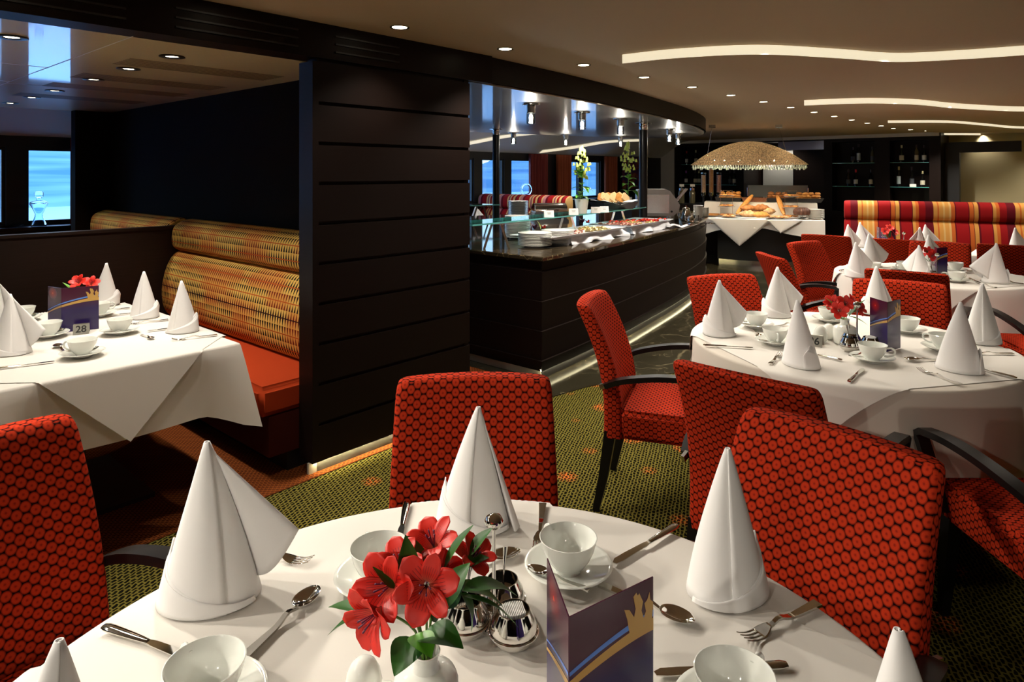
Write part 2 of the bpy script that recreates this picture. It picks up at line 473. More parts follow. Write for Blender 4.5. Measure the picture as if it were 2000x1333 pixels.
# ---------------------------------------------------------------- plan curves
FRONT = [(3.05, 2.92), (3.7, 2.97), (4.3, 3.03), (4.95, 3.12), (5.85, 3.28), (6.9, 3.49), (7.9, 3.76), (8.8, 4.10), (9.5, 4.52), (9.78, 4.95)]
def island(u_start, inset=0.0):
    f = [p for p in FRONT if p[0] >= u_start-.01]
    pts = [Vector((a, b, 0)) for a, b in f]
    pts = [Vector((p[0], p[1], 0)) for p in crom(pts, 5)]
    back = [Vector((p.x, 9.9-p.y, 0)) for p in reversed(pts)][1:]
    pl = pts+back
    if inset:
        out = []
        n = len(pl)
        for i, p in enumerate(pl):
            a = pl[max(i-1, 0)]; b = pl[min(i+1, n-1)]; t = (b-a).normalized(); nrm = Vector((-t.y, t.x, 0))
            out.append(p+nrm*inset)
        out[0].x = pl[0].x+inset; out[-1].x = pl[-1].x+inset
        pl = out
    return pl

# ---------------------------------------------------------------- the setting
U0, U1, V0, V1, CH = -4.0, 14.3, -6.0, 7.8, 2.25
bm = B(); rbox(bm, U0, U1+1.2, V0, V1, -.1, 0); struct('floor', bm, M['carpet'], smooth=0)
bm = B(); rbox(bm, -3.0, 3.62, 2.87, 7.6, 0, .004); struct('floor', bm, M['carpet_red'], smooth=0)
mb = [(3.0, 2.80), (3.45, 2.72), (3.8, 2.66), (4.14, 2.55), (4.6, 2.30), (5.3, 2.0), (6.4, 1.85), (9.0, 1.8), (12.2, 1.9), (12.6, 4.0), (12.0, 7.6), (3.62, 7.6), (3.62, 3.0)]
bm = B(); prism(bm, [RW(*p) for p in mb], .0, .005); struct('floor', bm, M['marble_floor'], smooth=0)

# ceiling slab and the wave panels that hang under it
bm = B(); rbox(bm, U0, U1+1.2, V0, V1, CH, CH+.1); struct('ceiling', bm, M['ceil'], smooth=0)
WAVE = [((.70, 4.18), (1.0, 3.98), (1.44, 3.86), (1.95, 3.98), (2.4, 4.12), (2.75, 4.02), (3.1, 3.84), (3.7, 3.6), (4.6, 3.6), (5.6, 3.9), (6.5, 3.6)),
        ((3.0, 6.78), (3.5, 6.58), (4.1, 6.70), (4.8, 7.10), (5.8, 7.44), (6.6, 7.2), (7.6, 7.2), (8.6, 7.5)),
        ((5.35, 9.4), (6.2, 9.40), (7.2, 10.0), (8.2, 10.6), (9.4, 10.5), (10.4, 10.8)),
        ((8.0, 12.4), (9.0, 12.5), (9.9, 12.9), (11, 13.2), (12, 13.2))]
ends = [((3.0, 6.72), ), ]
for i, w in enumerate(WAVE):
    c = [Vector((p[0], p[1], 0)) for p in crom([(a, b, 0) for a, b in w], 8)]
    drop = .055 if i < 2 else .035
    nx = [Vector((p[0], p[1], 0)) for p in crom([(a, b, 0) for a, b in WAVE[i+1]], 8)] if i+1 < len(WAVE) else [p+Vector((2.2, 2.5, 0)) for p in c]
    n = len(c)
    res = [nx[min(int(k*len(nx)/n), len(nx)-1)] for k in range(n)]
    bm = B()
    def pf(a, b, c=c, res=res, n=n, drop=drop):
        k = a*(n-1); k0 = min(int(k), n-2); t = k-k0
        p = c[k0].lerp(c[k0+1], t); q = res[k0].lerp(res[k0+1], t)
        r = p.lerp(q, b); r.z = CH-.003-drop*(1-b)**.8*1.0 - (.018 if i < 2 else 0)*math.sin(PI*b)*math.sin(a*9+i)**2
        return r
    sheet(bm, pf, n-1, 10)
    struct('ceiling', bm, M['ceil'], smooth=180)
    bm = B(); sheet(bm, lambda a, b: (lambda p: Vector((p.x, p.y, CH-.001-b*(drop+.002))))(pf(a, 0)-Vector((.004*UX, .004*UY, 0))), n-1, 1)
    o = obj('cove_light', bm, M['cove'], smooth=180)
    tag(o, ['long wavy ceiling light slot nearest the camera, above the round tables', 'second wavy ceiling light slot, behind the longest one',
            'third wavy ceiling light slot, short and far back', 'farthest ceiling light slot, above the cream wall'][i], 'ceiling light', 'wavy light slots in the ceiling')
    L_ = 0
    for k in range(1, n):
        L_ += (c[k]-c[k-1]).length
        if L_ > .85:
            L_ = 0; q = c[k]; spot('cove_beam', (q.x-.03*UX, q.y-.05, CH-.04), (q.x-.05, q.y-.45, 0), E_COVE*(1 if i < 2 else .8), 108, (1, .90, .76), .8, .06)

# dark beam with air slots, running into the curved fascia over the buffet
bm = B(); rbox(bm, U0, 3.10, 2.897, 3.05, 2.075, CH)
struct('trim_1', bm, M['wood'], uv=True)
for a, b in ((-.9, .05), (.32, .96), (1.15, 1.72), (1.93, 2.34)):
    for k in range(3):
        bm = B(); rbox(bm, a, b, 2.890, 2.8975, 2.115+.04*k-.004, 2.115+.04*k+.004); struct('trim_2', bm, M['black'], smooth=0)
isl = [RW(p.x, p.y) for p in [Vector((2.95, 2.92, 0))]+island(3.05)+[Vector((2.95, 6.95, 0))]]
bm = B(); prism(bm, isl, 2.083, CH, bottom=False)
boxuv(bm); struct('trim_3', bm, M['wood'])
isl2 = [RW(p.x, p.y) for p in [Vector((2.95, 2.93, 0))]+island(3.05, .022)+[Vector((2.95, 6.94, 0))]]
bm = B(); prism(bm, isl2, 2.070, 2.084); struct('ceiling', bm, M['brushed'], smooth=20)

# alcove: lacquered low ceiling, dark wall, low divider, far fin
bm = B(); rbox(bm, -3.6, 2.24, 3.03, 7.12, 2.075, 2.10); struct('ceiling', bm, M['lacquer'], smooth=0)
for (a, b, c, d) in ((1.03, 1.034, 3.03, 7.1), (-3.5, 1.03, 4.28, 4.284), (-3.5, 1.03, 5.1, 5.104), (1.03, 2.2, 5.2, 5.204)):
    bm = B(); rbox(bm, a, b, c, d, 2.0735, 2.0752); struct('trim_4', bm, M['soffit'], smooth=0)
for vv in (3.62, 4.35, 4.95, 5.75):                      # perforated air strips in the low ceiling
    for q in range(2):
        bm = B()
        for k in range(9): rbox(bm, 1.22-1.55*q, 2.06-1.45*q, vv+.03*k, vv+.03*k+.012, 2.0735, 2.0752)
        struct('trim_5', bm, M['slot'], smooth=0)
bm = B(); rbox(bm, 2.20, 2.30, 3.0, 7.1, 0, 2.08); struct('wall_left', bm, M['dark_wall'], smooth=0)
bm = B(); rbox(bm, 1.90, 2.30, 7.0, 7.12, 0, 2.08); struct('wall_left', bm, M['dark_wall'], smooth=0)
bm = B(); rbox(bm, -3.0, 2.2, 5.16, 5.22, 0, 1.085); rbox(bm, -3.0, 2.2, 5.15, 5.23, 1.085, 1.105); boxuv(bm); struct('trim_6', bm, M['wood_low'], smooth=0)
# panelled pillar
bm = B(); rbox(bm, 1.835, 2.89, 2.915, 3.0, 0, 2.08); rbox(bm, 1.80, 1.835, 2.897, 3.02, .058, 2.055)
rbox(bm, 2.86, 2.899, 2.91, 3.3, .058, 2.075)
top = 2.055; zs = [1.84-.2006*k for k in range(9)]
lo = 1.858
edges = [(1.858, 2.055)]+[(zs[k]-.2006+.018, zs[k]) for k in range(8)]+[(.058, zs[8])]
for a, b in edges: rbox(bm, 1.835, 2.897, 2.897, 2.93, a, b)
boxuv(bm); struct('wall_left', bm, M['wood'], smooth=0)
bm = B(); rbox(bm, 1.79, 2.895, 2.915, 2.93, 0, .058); struct('baseboard_left', bm, M['kick'], smooth=0)
bm = B(); rbox(bm, 1.82, 2.88, 2.899, 2.912, .0570, .0578)
tag(obj('light_strip', bm, M['led'], smooth=0), 'warm light strip under the dark panelled pillar, glowing on the carpet', 'light strip')

# window wall towards the river
WIN = [(-2.6, -1.2), (-1.0, .55), (.72, 1.545), (1.70, 2.6), (3.2, 4.2), (4.4, 5.2), (5.4, 6.4), (6.6, 7.1), (7.3, 7.90), (8.10, 8.66), (8.85, 9.62), (10.50, 10.98), (11.06, 11.70)]
z0, z1 = 1.0, 1.75
bm = B(); rbox(bm, U0, U1+.2, V1, V1+.12, 0, z0); rbox(bm, U0, U1+.2, V1, V1+.12, z1, CH)
e = [U0]+[x for w in WIN for x in w]+[U1+.2]
for a, b in zip(e[0::2], e[1::2]): rbox(bm, a, b, V1, V1+.12, z0, z1)
struct('wall_back', bm, M['black'], smooth=0)
for k, (a, b) in enumerate(WIN):
    r = bpy.data.objects.new('window_%d' % (k+1), None); COL.objects.link(r); r['kind'] = 'structure'
    r.location = RW((a+b)/2, V1+.05, (z0+z1)/2); r.rotation_euler = (0, 0, ROOM_Z)
    w, h = b-a, z1-z0
    bm = B()
    for sx in (-1, 1): box(bm, (sx*(w/2-.015), 0, 0), (.03, .05, h))
    for sz in (-1, 1): box(bm, (0, 0, sz*(h/2-.015)), (w-.06, .05, .03))
    obj('window_frame', bm, M['black'], r, smooth=0)
    bm = B(); box(bm, (0, 0, 0), (w-.06, .006, h-.06)); obj('window_pane', bm, M['pane'], r, smooth=0)
bm = B(); rbox(bm, U0, U1, V1-.24, V1, .955, .985); struct('trim_7', bm, M['black_wood'], smooth=0)
# sloping white soffit above the windows
bm = B()
sheet(bm, lambda a, b: RW(U0+(U1-U0)*a, 7.02+(V1-7.02)*b, [2.25, 2.22, 2.12, 1.98, 1.86][int(b*4+.01)]), 1, 4)
struct('ceiling', bm, M['soffit'], smooth=180)
sw = 0
for cu in ([(6.6, 0.95), (7.4, .80), (8.2, .52), (9.0, .30), (9.7, .24)], [(9.6, .92), (10.4, .72), (11.4, .45), (12.4, .30)]):
    c = crom([(a, b, 0) for a, b in cu], 6); n = len(c)
    def sf(a, b, c=c, n=n):
        p = c[int(round(a*(n-1)))]; t = p.y+(b-.5)*.10
        t = max(0.0, min(1.0, t)); v = 7.02+(V1-7.02)*t
        zz = [2.25, 2.22, 2.12, 1.98, 1.86]; k = min(int(t*4), 3); z = zz[k]+(zz[k+1]-zz[k])*(t*4-k)
        return RW(p.x, v-.01, z-.006)
    bm = B(); sheet(bm, sf, n-1, 1)
    tag(obj('cove_light', bm, M['cove'], smooth=180), ['curved light slot on the sloping ceiling by the windows, left of the near plant', 'curved light slot on the sloping ceiling by the windows, between the two plants'][sw], 'ceiling light'); sw += 1

# remaining walls that close the room
bm = B(); rbox(bm, U0-.1, U0, V0, V1, 0, CH); struct('wall_front', bm, M['wood_low'], smooth=0)
bm = B(); rbox(bm, U0, U1+1.2, V0-.1, V0, 0, CH); struct('wall_right', bm, M['wood_low'], smooth=0)

# the river outside
bm = B(); rbox(bm, -120, 200, 8.6, 140, -2.6, -2.5)
wm = mat('river_water', (.55, .84, .90), .45); t = NT(wm); t.bump(t.noise(t.scale(t.geo(), (.5, 2, 1), (0, 0, -ROOM_Z)), .8, 2), .5, .5); struct('river', bm, wm, smooth=0)
bm = B()
def bank(a, b):
    u = -160+420*a; h = (9+4*math.sin(u*.05)+3*math.sin(u*.13+1))*math.sin(b*PI/2)-2.5
    return RW(u, 92+30*b, h)
sheet(bm, bank, 80, 6)
hm = mat('far_river_bank', (.05, .16, .20), .9); t = NT(hm)
t.col(t.ramp(t.noise(t.scale(t.geo(), (.02, .02, .5), (0, 0, 0)), 2, 3), [(.35, (.10, .28, .40, 1)), (.65, (.28, .52, .55, 1))]))
struct('riverbank', bm, hm, smooth=180)
# ---------------------------------------------------------------- bar wall at the far end
NICHE = [(5.95, 7.28), (3.19, 3.96), (2.28, 2.93)]
bm = B()
cut = [2.10, 2.28, 2.93, 3.19, 3.96, 4.12, 5.78, 5.95, 7.28, 7.45]
for a, b in zip(cut[0::2], cut[1::2]): rbox(bm, 14.3, 14.72, a, b, 0, CH)
for a, b in NICHE:
    rbox(bm, 14.62, 14.72, a, b, 0, CH); rbox(bm, 14.3, 14.62, a, b, 2.12, CH); rbox(bm, 14.3, 14.62, a, b, 0, .74)
rbox(bm, 14.3, 14.72, 4.12, 5.78, 2.16, CH)
rbox(bm, 15.3, 15.4, 4.0, 5.9, 0, CH); rbox(bm, 14.72, 15.4, 5.78, 5.88, 0, CH); rbox(bm, 14.72, 15.4, 4.02, 4.12, 0, CH)
boxuv(bm); struct('wall_far', bm, M['wood'], smooth=0)
bm = B(); rbox(bm, 14.28, 14.7, 7.45, 7.8, 0, 2.12); rbox(bm, 14.24, 14.3, 2.12, 7.8, 2.185, CH); struct('wall_far', bm, M['white_wall'], smooth=0)
bm = B(); rbox(bm, 15.2, 15.3, -6, 2.15, 0, CH); struct('wall_far', bm, M['beige_wall'], smooth=0)
bm = B(); rbox(bm, 14.72, 15.2, 2.10, 2.16, 0, CH); struct('wall_far', bm, M['wood_low'], smooth=0)
bm = B(); rbox(bm, 14.66, 14.82, 1.86, 2.08, 0, 2.07); rbox(bm, 14.66, 14.82, .95, 1.86, 1.88, 2.07); struct('trim_8', bm, M['black'], smooth=0)
bm = B(); rbox(bm, 15.28, 15.30, 5.05, 5.72, .6, 2.0)
tag(obj('wall_panel', bm, M['grey_panel'], smooth=0), 'pale grey upright panel in the passage behind the bread table', 'panel')
bm = B(); rbox(bm, 14.34, 14.40, 4.12, 5.05, 1.98, 2.16)
tag(obj('fascia_panel', bm, mat('glossy_grey_fascia', lin(150, 150, 165), .12, .5), smooth=0), 'glossy grey panel over the passage beside the bar shelves', 'panel')
SHELVES = ['left bar niche behind the amber lamp', 'middle bar niche', 'right bar niche beside the cream wall']
for (a, b), nm in zip(NICHE, SHELVES):
    for zz, w in ((1.70, 'upper'), (1.235, 'lower')):
        bm = B(); rbox(bm, 14.32, 14.61, a+.004, b-.004, zz-.010, zz); o = obj('glass_shelf', bm, M['shelf_glass'], smooth=0)
        tag(o, f'{w} glass bottle shelf in the {nm}', 'shelf', 'glass shelves of the bar')
        bm = B(); rbox(bm, 14.312, 14.319, a+.004, b-.004, zz-.010, zz); obj('shelf_edge', bm, M['glass_edge'], o, smooth=0)
BOT = {}
def bottle_mesh(kind):
    r = .036
    prof = [(0, 0), (r, 0), (r, .19), (.030, .215), (.014, .245), (.0135, .30), (.016, .302), (.016, .315), (0, .315)] if kind == 0 else \
           [(0, 0), (.040, 0), (.040, .13), (.034, .165), (.018, .215), (.013, .25), (.013, .30), (.015, .302), (.015, .315), (0, .315)]
    bm = B(); lathe(bm, prof, 18); return bm
gb = [mat('dark_green_bottle', (.006, .014, .006), .06), mat('clear_spirit_bottle', (.10, .09, .05), .06), mat('black_bottle', (.004, .004, .004), .06)]
lbs = [mat('cream_label', (.68, .64, .5), .6), mat('pale_blue_label', (.55, .66, .7), .6), mat('white_label', (.72, .72, .72), .6), mat('dark_label', (.06, .07, .08), .6)]
caps = [mat('dark_capsule', (.02, .01, .012), .3), mat('red_capsule', (.6, .02, .02), .35), mat('cream_capsule', (.6, .55, .3), .4), mat('purple_capsule', (.2, .03, .3), .4)]
BL = [  # px, shelf z, kind, glass, label, capsule, height factor, words
 (1341, 1.70, 0, 2, 2, 1, 1, 'slim bottle with red neck and white label, upper shelf of the left niche'),
 (1359, 1.70, 0, 0, 0, 2, 1.05, 'slim bottle with cream neck, upper shelf of the left niche'),
 (1340, 1.235, 0, 2, 2, 3, 1, 'purple necked bottle, lower shelf of the left niche'),
 (1358, 1.235, 1, 0, 0, 0, 1, 'bottle with cream label, second on the lower shelf of the left niche'),
 (1365, 1.235, 1, 0, 0, 2, 1, 'pale necked bottle, third on the lower shelf of the left niche'),
 (1426, 1.235, 0, 2, 3, 0, 1, 'black bottle right of the cereal tubes, lower shelf of the left niche'),
 (1434, 1.235, 0, 0, 0, 0, 1.0, 'green labelled bottle right of the cereal tubes, lower shelf of the left niche'),
 (1666, 1.70, 1, 2, 3, 0, 1.0, 'dark bottle first on the upper shelf of the middle niche'),
 (1677, 1.70, 0, 2, 1, 0, 1.18, 'tall bottle with long pale blue label, upper shelf of the middle niche'),
 (1704, 1.70, 0, 1, 3, 0, 1.0, 'brown clear bottle at the right end of the upper shelf, middle niche'),
 (1657, 1.235, 0, 2, 3, 0, 1.05, 'black bottle first on the lower shelf of the middle niche'),
 (1671.5, 1.235, 1, 2, 2, 1, 1.05, 'bottle with bright red neck and white label, lower shelf of the middle niche'),
 (1701, 1.235, 1, 2, 0, 0, 1.05, 'dark bottle with small gold label, right on the lower shelf of the middle niche'),
 (1761, 1.70, 1, 0, 0, 2, 1.05, 'bottle with cream neck and cream label, first on the upper shelf of the right niche'),
 (1790, 1.70, 0, 1, 0, 0, 1.05, 'pale gold bottle, second on the upper shelf of the right niche'),
 (1805, 1.70, 1, 2, 2, 0, 1.02, 'bottle with white label at the right end of the upper shelf, right niche'),
 (1755.5, 1.235, 0, 2, 1, 2, 1.22, 'tall slim bottle with long pale label, lower shelf of the right niche'),
 (1781, 1.235, 1, 2, 3, 0, 1.2, 'black bottle behind a small white card, lower shelf of the right niche'),
 (1802, 1.235, 1, 2, 0, 2, .95, 'stout bottle with cream label at the right end of the lower shelf, right niche')]
def line_u(px, u):                       # where a sight line crosses the vertical plane u
    t = (px-1000)/F_PX; d = u/(UY+UX*t); return Vector((t*d, d, 0))
for px, z, k, g, l, c, hf, words in BL:
    p = line_u(px, 14.42); p.z = z
    r = tag(obj('wine_bottle', bottle_mesh(k), gb[g], loc=p, smooth=50), words, 'bottle', 'bottles in the bar niches')
    r.scale = (.95, .95, hf)
    bm = B(); q = .0367 if k == 0 else .0407
    lathe(bm, [(q, .045), (q, .13 if l != 1 else .165)], 18); obj('bottle_label', bm, lbs[l], r, smooth=80)
    bm = B(); lathe(bm, [(.0165, .262), (.0170, .317), (0, .318)], 14); obj('capsule', bm, caps[c], r, smooth=50)
p = line_u(1781, 14.33); p.z = 1.235
bm = B(); box(bm, (0, 0, .028), (.11, .004, .056), rx=-.15); tag(obj('card', bm, M['card'], loc=p+Vector((.02, 0, 0)), rot=(0, 0, -.3), smooth=0), 'small white card in front of a black bottle, right bar niche', 'card')

# ---------------------------------------------------------------- upholstered banquettes
def banquette(name, label, cat, length, seat_mat, back_mat, m_seat_uv=False, loc=(0, 0, 0), rz=0, group=None, seat_d=.50, rolls=True, htop=1.15):
    """local x along the bench, +y is the front"""
    t = thing(name, label, cat, loc, rz, group)
    def profile_sheet(pts, nm, m):
        # closed profile in (y,z) swept along x with puffed rounded ends; uv in metres along the profile
        P = [Vector((0, a, b)) for a, b in crom2(pts)]
        bm = B(); uvl = bm.loops.layers.uv.verify()
        xs = [0, .006, .02, .05]+[.05+(length-.1)*k/24 for k in range(1, 24)]+[length-.05, length-.02, length-.006, length]
        cy = sum(p.y for p in P)/len(P); cz = sum(p.z for p in P)/len(P)
        ins = {0: .84, 1: .93, 2: .975, 3: 1.0}
        rings = []
        for i, x in enumerate(xs):
            s = ins.get(min(i, len(xs)-1-i), 1.0)
            rings.append([bm.verts.new((x, cy+(p.y-cy)*s, cz+(p.z-cz)*s)) for p in P])
        arc = [0]
        for a, b in zip(P, P[1:]+P[:1]): arc.append(arc[-1]+(b-a).length)
        n = len(P)
        for i in range(len(xs)-1):
            for k in range(n):
                k2 = (k+1) % n
                f = bm.faces.new((rings[i][k], rings[i][k2], rings[i+1][k2], rings[i+1][k]))
                for lp, (xx, yy) in zip(f.loops, ((xs[i], arc[k]), (xs[i], arc[k+1]), (xs[i+1], arc[k+1]), (xs[i+1], arc[k]))): lp[uvl].uv = (xx, yy)
        bm.faces.new(list(reversed(rings[0]))); bm.faces.new(rings[-1])
        return obj(nm, bm, m, t, smooth=50)
    def crom2(pts):
        P = pts+pts[:2]
        c = crom([(a, b, 0) for a, b in [pts[-1]]+pts+[pts[0], pts[1]]], 4)
        return [(q.x, q.y) for q in c[4:-4-0][:len(pts)*4]]
    h = htop
    profile_sheet([(.10, h-.235), (.175, h-.20), (.185, h-.12), (.165, h-.045), (.10, h-.005), (.03, h), (.0, h-.05), (0, h-.2)], 'headroll', back_mat)
    profile_sheet([(.14, .44), (.225, .47), (.255, .58), (.25, .70), (.215, .83), (.15, h-.235), (.04, h-.225), (.0, h-.28), (0, .46)], 'back_cushion', back_mat)
    bm = B(); box(bm, (length/2, .10+seat_d/2, .375), (length, seat_d, .15)); bevel(bm, .028, 3)
    obj('seat_cushion', bm, seat_mat, t, smooth=50, uv=True)
    bm = B(); box(bm, (length/2, .08+seat_d/2-.01, .20), (length-.01, seat_d-.04, .20)); obj('seat_base', bm, M['rust_front'], t, smooth=0)
    bm = B(); box(bm, (length/2, .04+seat_d/2-.03, .05), (length-.02, seat_d-.12, .10)); obj('plinth', bm, M['black'], t, smooth=0)
    return t
M['rust_front'] = mat('dark_rust_upholstery', (.055, .010, .007), .85, Specular_IOR_Level=.05)
M['red_seat'] = mat('dark_red_upholstery', (.16, .012, .012), .85)
# near booth: local x along +v, front towards -u
banquette('booth_bench', 'ochre spindle patterned booth bench with orange seat beside the panelled pillar', 'bench', 2.12, M['orange_seat'], M['spindle'], loc=RW(2.195, 3.03), rz=ROOM_Z+PI/2)
banquette('booth_bench', 'ochre patterned booth bench behind the low dark divider', 'bench', 1.74, M['orange_seat'], M['spindle'], loc=RW(2.195, 5.25), rz=ROOM_Z+PI/2)
# red striped banquette, back towards the bar: x along (-.91,.41)
dv = Vector((.91, -.41, 0)).normalized()
banquette('striped_banquette', 'long red and orange striped banquette in front of the bar wall', 'bench', 4.4, M['red_seat'], M['stripe'],
          loc=Vector((4.18, 8.30, 0))+dv*4.4+Vector((.06, .14, 0)), rz=math.atan2(-dv.y, -dv.x))
banquette('striped_banquette', 'purple red striped banquette by the river windows behind the buffet', 'bench', 1.85, M['red_seat'], M['stripe_far'], loc=RW(8.15, 5.93), rz=ROOM_Z+PI/2)

# ---------------------------------------------------------------- dining chair
def chair_proto():
    t = thing('dining_chair', 'x', 'chair')
    # back: rounded slab, raked and slightly dished
    def ring(z, w, d, yc, ins=0.0):
        pts = []; rr = .022
        w2, d2 = w/2-ins, d/2-ins
        N = 10
        for k in range(N+1):                               # rear side, left to right
            x = -w2+rr+(2*w2-2*rr)*k/N; pts.append((x, -d2))
        for a in (-60, -30, 0): pts.append((w2-rr+rr*math.cos(math.radians(a)), -d2+rr+rr*math.sin(math.radians(a))))
        for a in (0, 30, 60): pts.append((w2-rr+rr*math.cos(math.radians(a)), d2-rr+rr*math.sin(math.radians(a))))
        for k in range(N+1):
            x = w2-rr-(2*w2-2*rr)*k/N; pts.append((x, d2))
        for a in (120, 150, 180): pts.append((-w2+rr+rr*math.cos(math.radians(a)), d2-rr+rr*math.sin(math.radians(a))))
        for a in (180, 210, 240): pts.append((-w2+rr+rr*math.cos(math.radians(a)), -d2+rr+rr*math.sin(math.radians(a))))
        dish = lambda x: .028*(x/.23)**2
        return [Vector((x, yc+y+dish(x), z+ (.006*(1-(x/.23)**2) if z > .85 else 0))) for x, y in pts]
    zs = [.335, .36, .40, .48, .56, .64, .72, .79, .84, .875, .892, .902, .906]
    yc = lambda z: -.225-.015*max(0, (z-.40))/.5-.135*max(0, (z-.46)/.46)**1.9
    ins = {9: 0, 10: .002, 11: .005, 12: .011}
    rings = [ring(z, .462-.020*(z-.335)/.585, .086-.022*(z-.335)/.585, yc(z), ins.get(i, 0)) for i, z in enumerate(zs)]
    bm = B(); loft(bm, rings); obj('backrest', bm, M['dots'], t, smooth=50, uv=True)
    bm = B(); box(bm, (0, .055, .40), (.485, .46, .125)); bevel(bm, .02, 3)
    for v in bm.verts:
        if v.co.z > .44: v.co.z += .010*math.cos(v.co.x*6)*math.cos((v.co.y-.05)*6)
    obj('seat', bm, M['dots'], t, smooth=50, uv=True)
    for sx in (-1, 1):
        bm = B(); bar(bm, [(sx*.205, -.215, .36), (sx*.210, -.245, .16), (sx*.214, -.280, 0)], [.046, .038, .026], [.050, .040, .028], up=(0, 1, 0)); obj('leg', bm, M['black_wood'], t, smooth=0)
        bm = B(); bar(bm, [(sx*.205, .24, .36), (sx*.212, .255, .16), (sx*.218, .265, 0)], [.046, .038, .026], [.046, .038, .026], up=(0, 1, 0)); obj('leg', bm, M['black_wood'], t, smooth=0)
        path = crom([(sx*.232, -.235, .565), (sx*.255, -.15, .602), (sx*.272, .0, .632), (sx*.280, .14, .638), (sx*.278, .265, .622)], 4)
        path += [Vector((sx*.276, .292, .606)), Vector((sx*.274, .292, .585))]
        path += [Vector((sx*(.274-.022*k/4), .292-.085*k/4, .585-.21*k/4)) for k in range(1, 5)]
        bm = B(); P, T = frame_path(path); rr = []
        for i, (p, tt) in enumerate(zip(P, T)):
            x = Vector((1, 0, 0)); y = x.cross(tt).normalized(); w, h = (.046, .022) if i < len(P)-5 else (.040, .026)
            rr.append([p+x*(a*w/2)+y*(b*h/2) for a, b in ((-1, -1), (1, -1), (1, 1), (-1, 1))])
        loft(bm, rr); obj('arm', bm, M['black_wood'], t, smooth=35)
        bm = B(); box(bm, (sx*.236, -.245, .563), (.012, .030, .022), rx=.35); obj('arm_bracket', bm, M['steel'], t, smooth=0)
    return t
CH0 = [chair_proto(), False]
def chair(px, py, fx, fy, label, off=.335):     # px,py: middle of the back's top edge in the plan
    f = Vector((fx, fy, 0)).normalized(); p = Vector((px, py, 0))+f*off
    rz = math.atan2(f.y, f.x)-PI/2
    if not CH0[1]:
        CH0[1] = True; o = CH0[0]; o.location = p; o.rotation_euler = (0, 0, rz); o['label'] = label; o['group'] = 'red dotted dining chairs'
        return o
    return dup(CH0[0], p, rz, label, 'red dotted dining chairs')
chair(-.108, 1.90, .05, -1, 'red dotted armchair straight behind the foreground table, facing the camera')
chair(-1.20, 1.44, .84, -.54, 'red dotted armchair cut by the left edge, left of the foreground table')
chair(.730, 1.500, -.77, -.64, 'brightly lit red dotted armchair at the right of the foreground table')
chair(.68, 1.955, .69, .72, 'red dotted armchair seen from behind, near side of table 26')
chair(.39, 3.155, .946, -.324, 'orange lit armchair in side view, left of table 26, by the buffet counter')
chair(1.205, 3.80, .30, -.95, 'red dotted armchair behind table 26, its back against the buffet aisle')
chair(2.10, 3.59, -.47, -.88, 'red dotted armchair behind the menu on table 26, facing the camera')
chair(1.87, 4.77, .99, .02, 'armchair turned sideways between table 26 and the bread table')
chair(2.50, 5.65, .55, -.83, 'bright orange armchair left of the middle round table, in front of the bread table')
chair(2.37, 3.98, .62, .80, 'dark armchair on the near side of the middle round table, behind table 26')
chair(3.645, 5.63, -.58, -.81, 'armchair behind the middle round table with the striped banquette beyond')
chair(2.98, 6.28, .66, .75, 'dark armchair nearest the bread table at the small table before the banquette')
chair(3.44, 5.86, .66, .75, 'dark armchair at the small banquette table, right of the one by the bread table')
chair(4.08, 5.42, .66, .75, 'dark armchair at the right edge, behind the tall napkin of the middle round table')
chair(1.684, 1.645, 0, 1, 'shadowed armchair at the lower right, only its arm and seat in frame')
chair(3.19, 3.66, .20, .98, 'shadowed armchair at the right edge, between table 26 and the middle round table')

# ---------------------------------------------------------------- tables and cloths
TZ = .74
def round_table(name_words, c, r):
    t = thing('dining_table', f'round dining table under white linen, {name_words}', 'table', (c[0], c[1], 0), 0, 'round dining tables')
    bm = B(); lathe(bm, [(0, .700), (r-.02, .700), (r-.006, .706), (r-.006, .726), (r-.02, .732), (0, .732)], 48); obj('tabletop', bm, M['wood_low'], t)
    bm = B(); lathe(bm, [(0, .02), (.045, .02), (.045, .70), (0, .70)], 20); obj('pedestal', bm, M['steel'], t)
    bm = B(); lathe(bm, [(0, 0), (.30, 0), (.30, .012), (.10, .030), (0, .032)], 36); obj('foot_disc', bm, M['steel'], t)
    return t
def round_cloth(words, c, r, drop, folds, amp, seed, m):
    rnd = random.Random(seed); ph = [rnd.uniform(0, 6.3) for _ in range(4)]
    bm = B(); NA = 144
    def pos(a, s):                          # s: arc length from the centre
        if s <= r-.012: return Vector((s*math.cos(a), s*math.sin(a), TZ))
        e = s-(r-.012)
        q = min(1.0, e/.02)
        rad = r-.012+.012*math.sin(q*PI/2); z = TZ-.010*(1-math.cos(q*PI/2)) - max(0, e-.02)
        k = max(0, e-.02)/max(.05, drop)
        w = amp*k*(math.sin(folds*a+ph[0])+.5*math.sin((folds*2+1)*a+ph[1])+.35*math.sin(3*a+ph[2]))
        rad += w*k**.5+.030*k**1.3
        return Vector((rad*math.cos(a), rad*math.sin(a), z))
    ss = [0.0001]+[r*f for f in (.2, .4, .6, .8, .93)]+[r-.012, r-.006, r, r+.008]+[r+.008+drop*k/8 for k in range(1, 9)]
    g = [[bm.verts.new(pos(2*PI*k/NA, s)) for k in range(NA)] for s in ss]
    for a, b in zip(g, g[1:]):
        for k in range(NA): bm.faces.new((a[k], a[(k+1) % NA], b[(k+1) % NA], b[k]))
    bmesh.ops.remove_doubles(bm, verts=bm.verts, dist=.0005)
    o = obj('tablecloth', bm, m, loc=(c[0], c[1], 0), smooth=180)
    return tag(o, words, 'tablecloth', 'round white tablecloths')
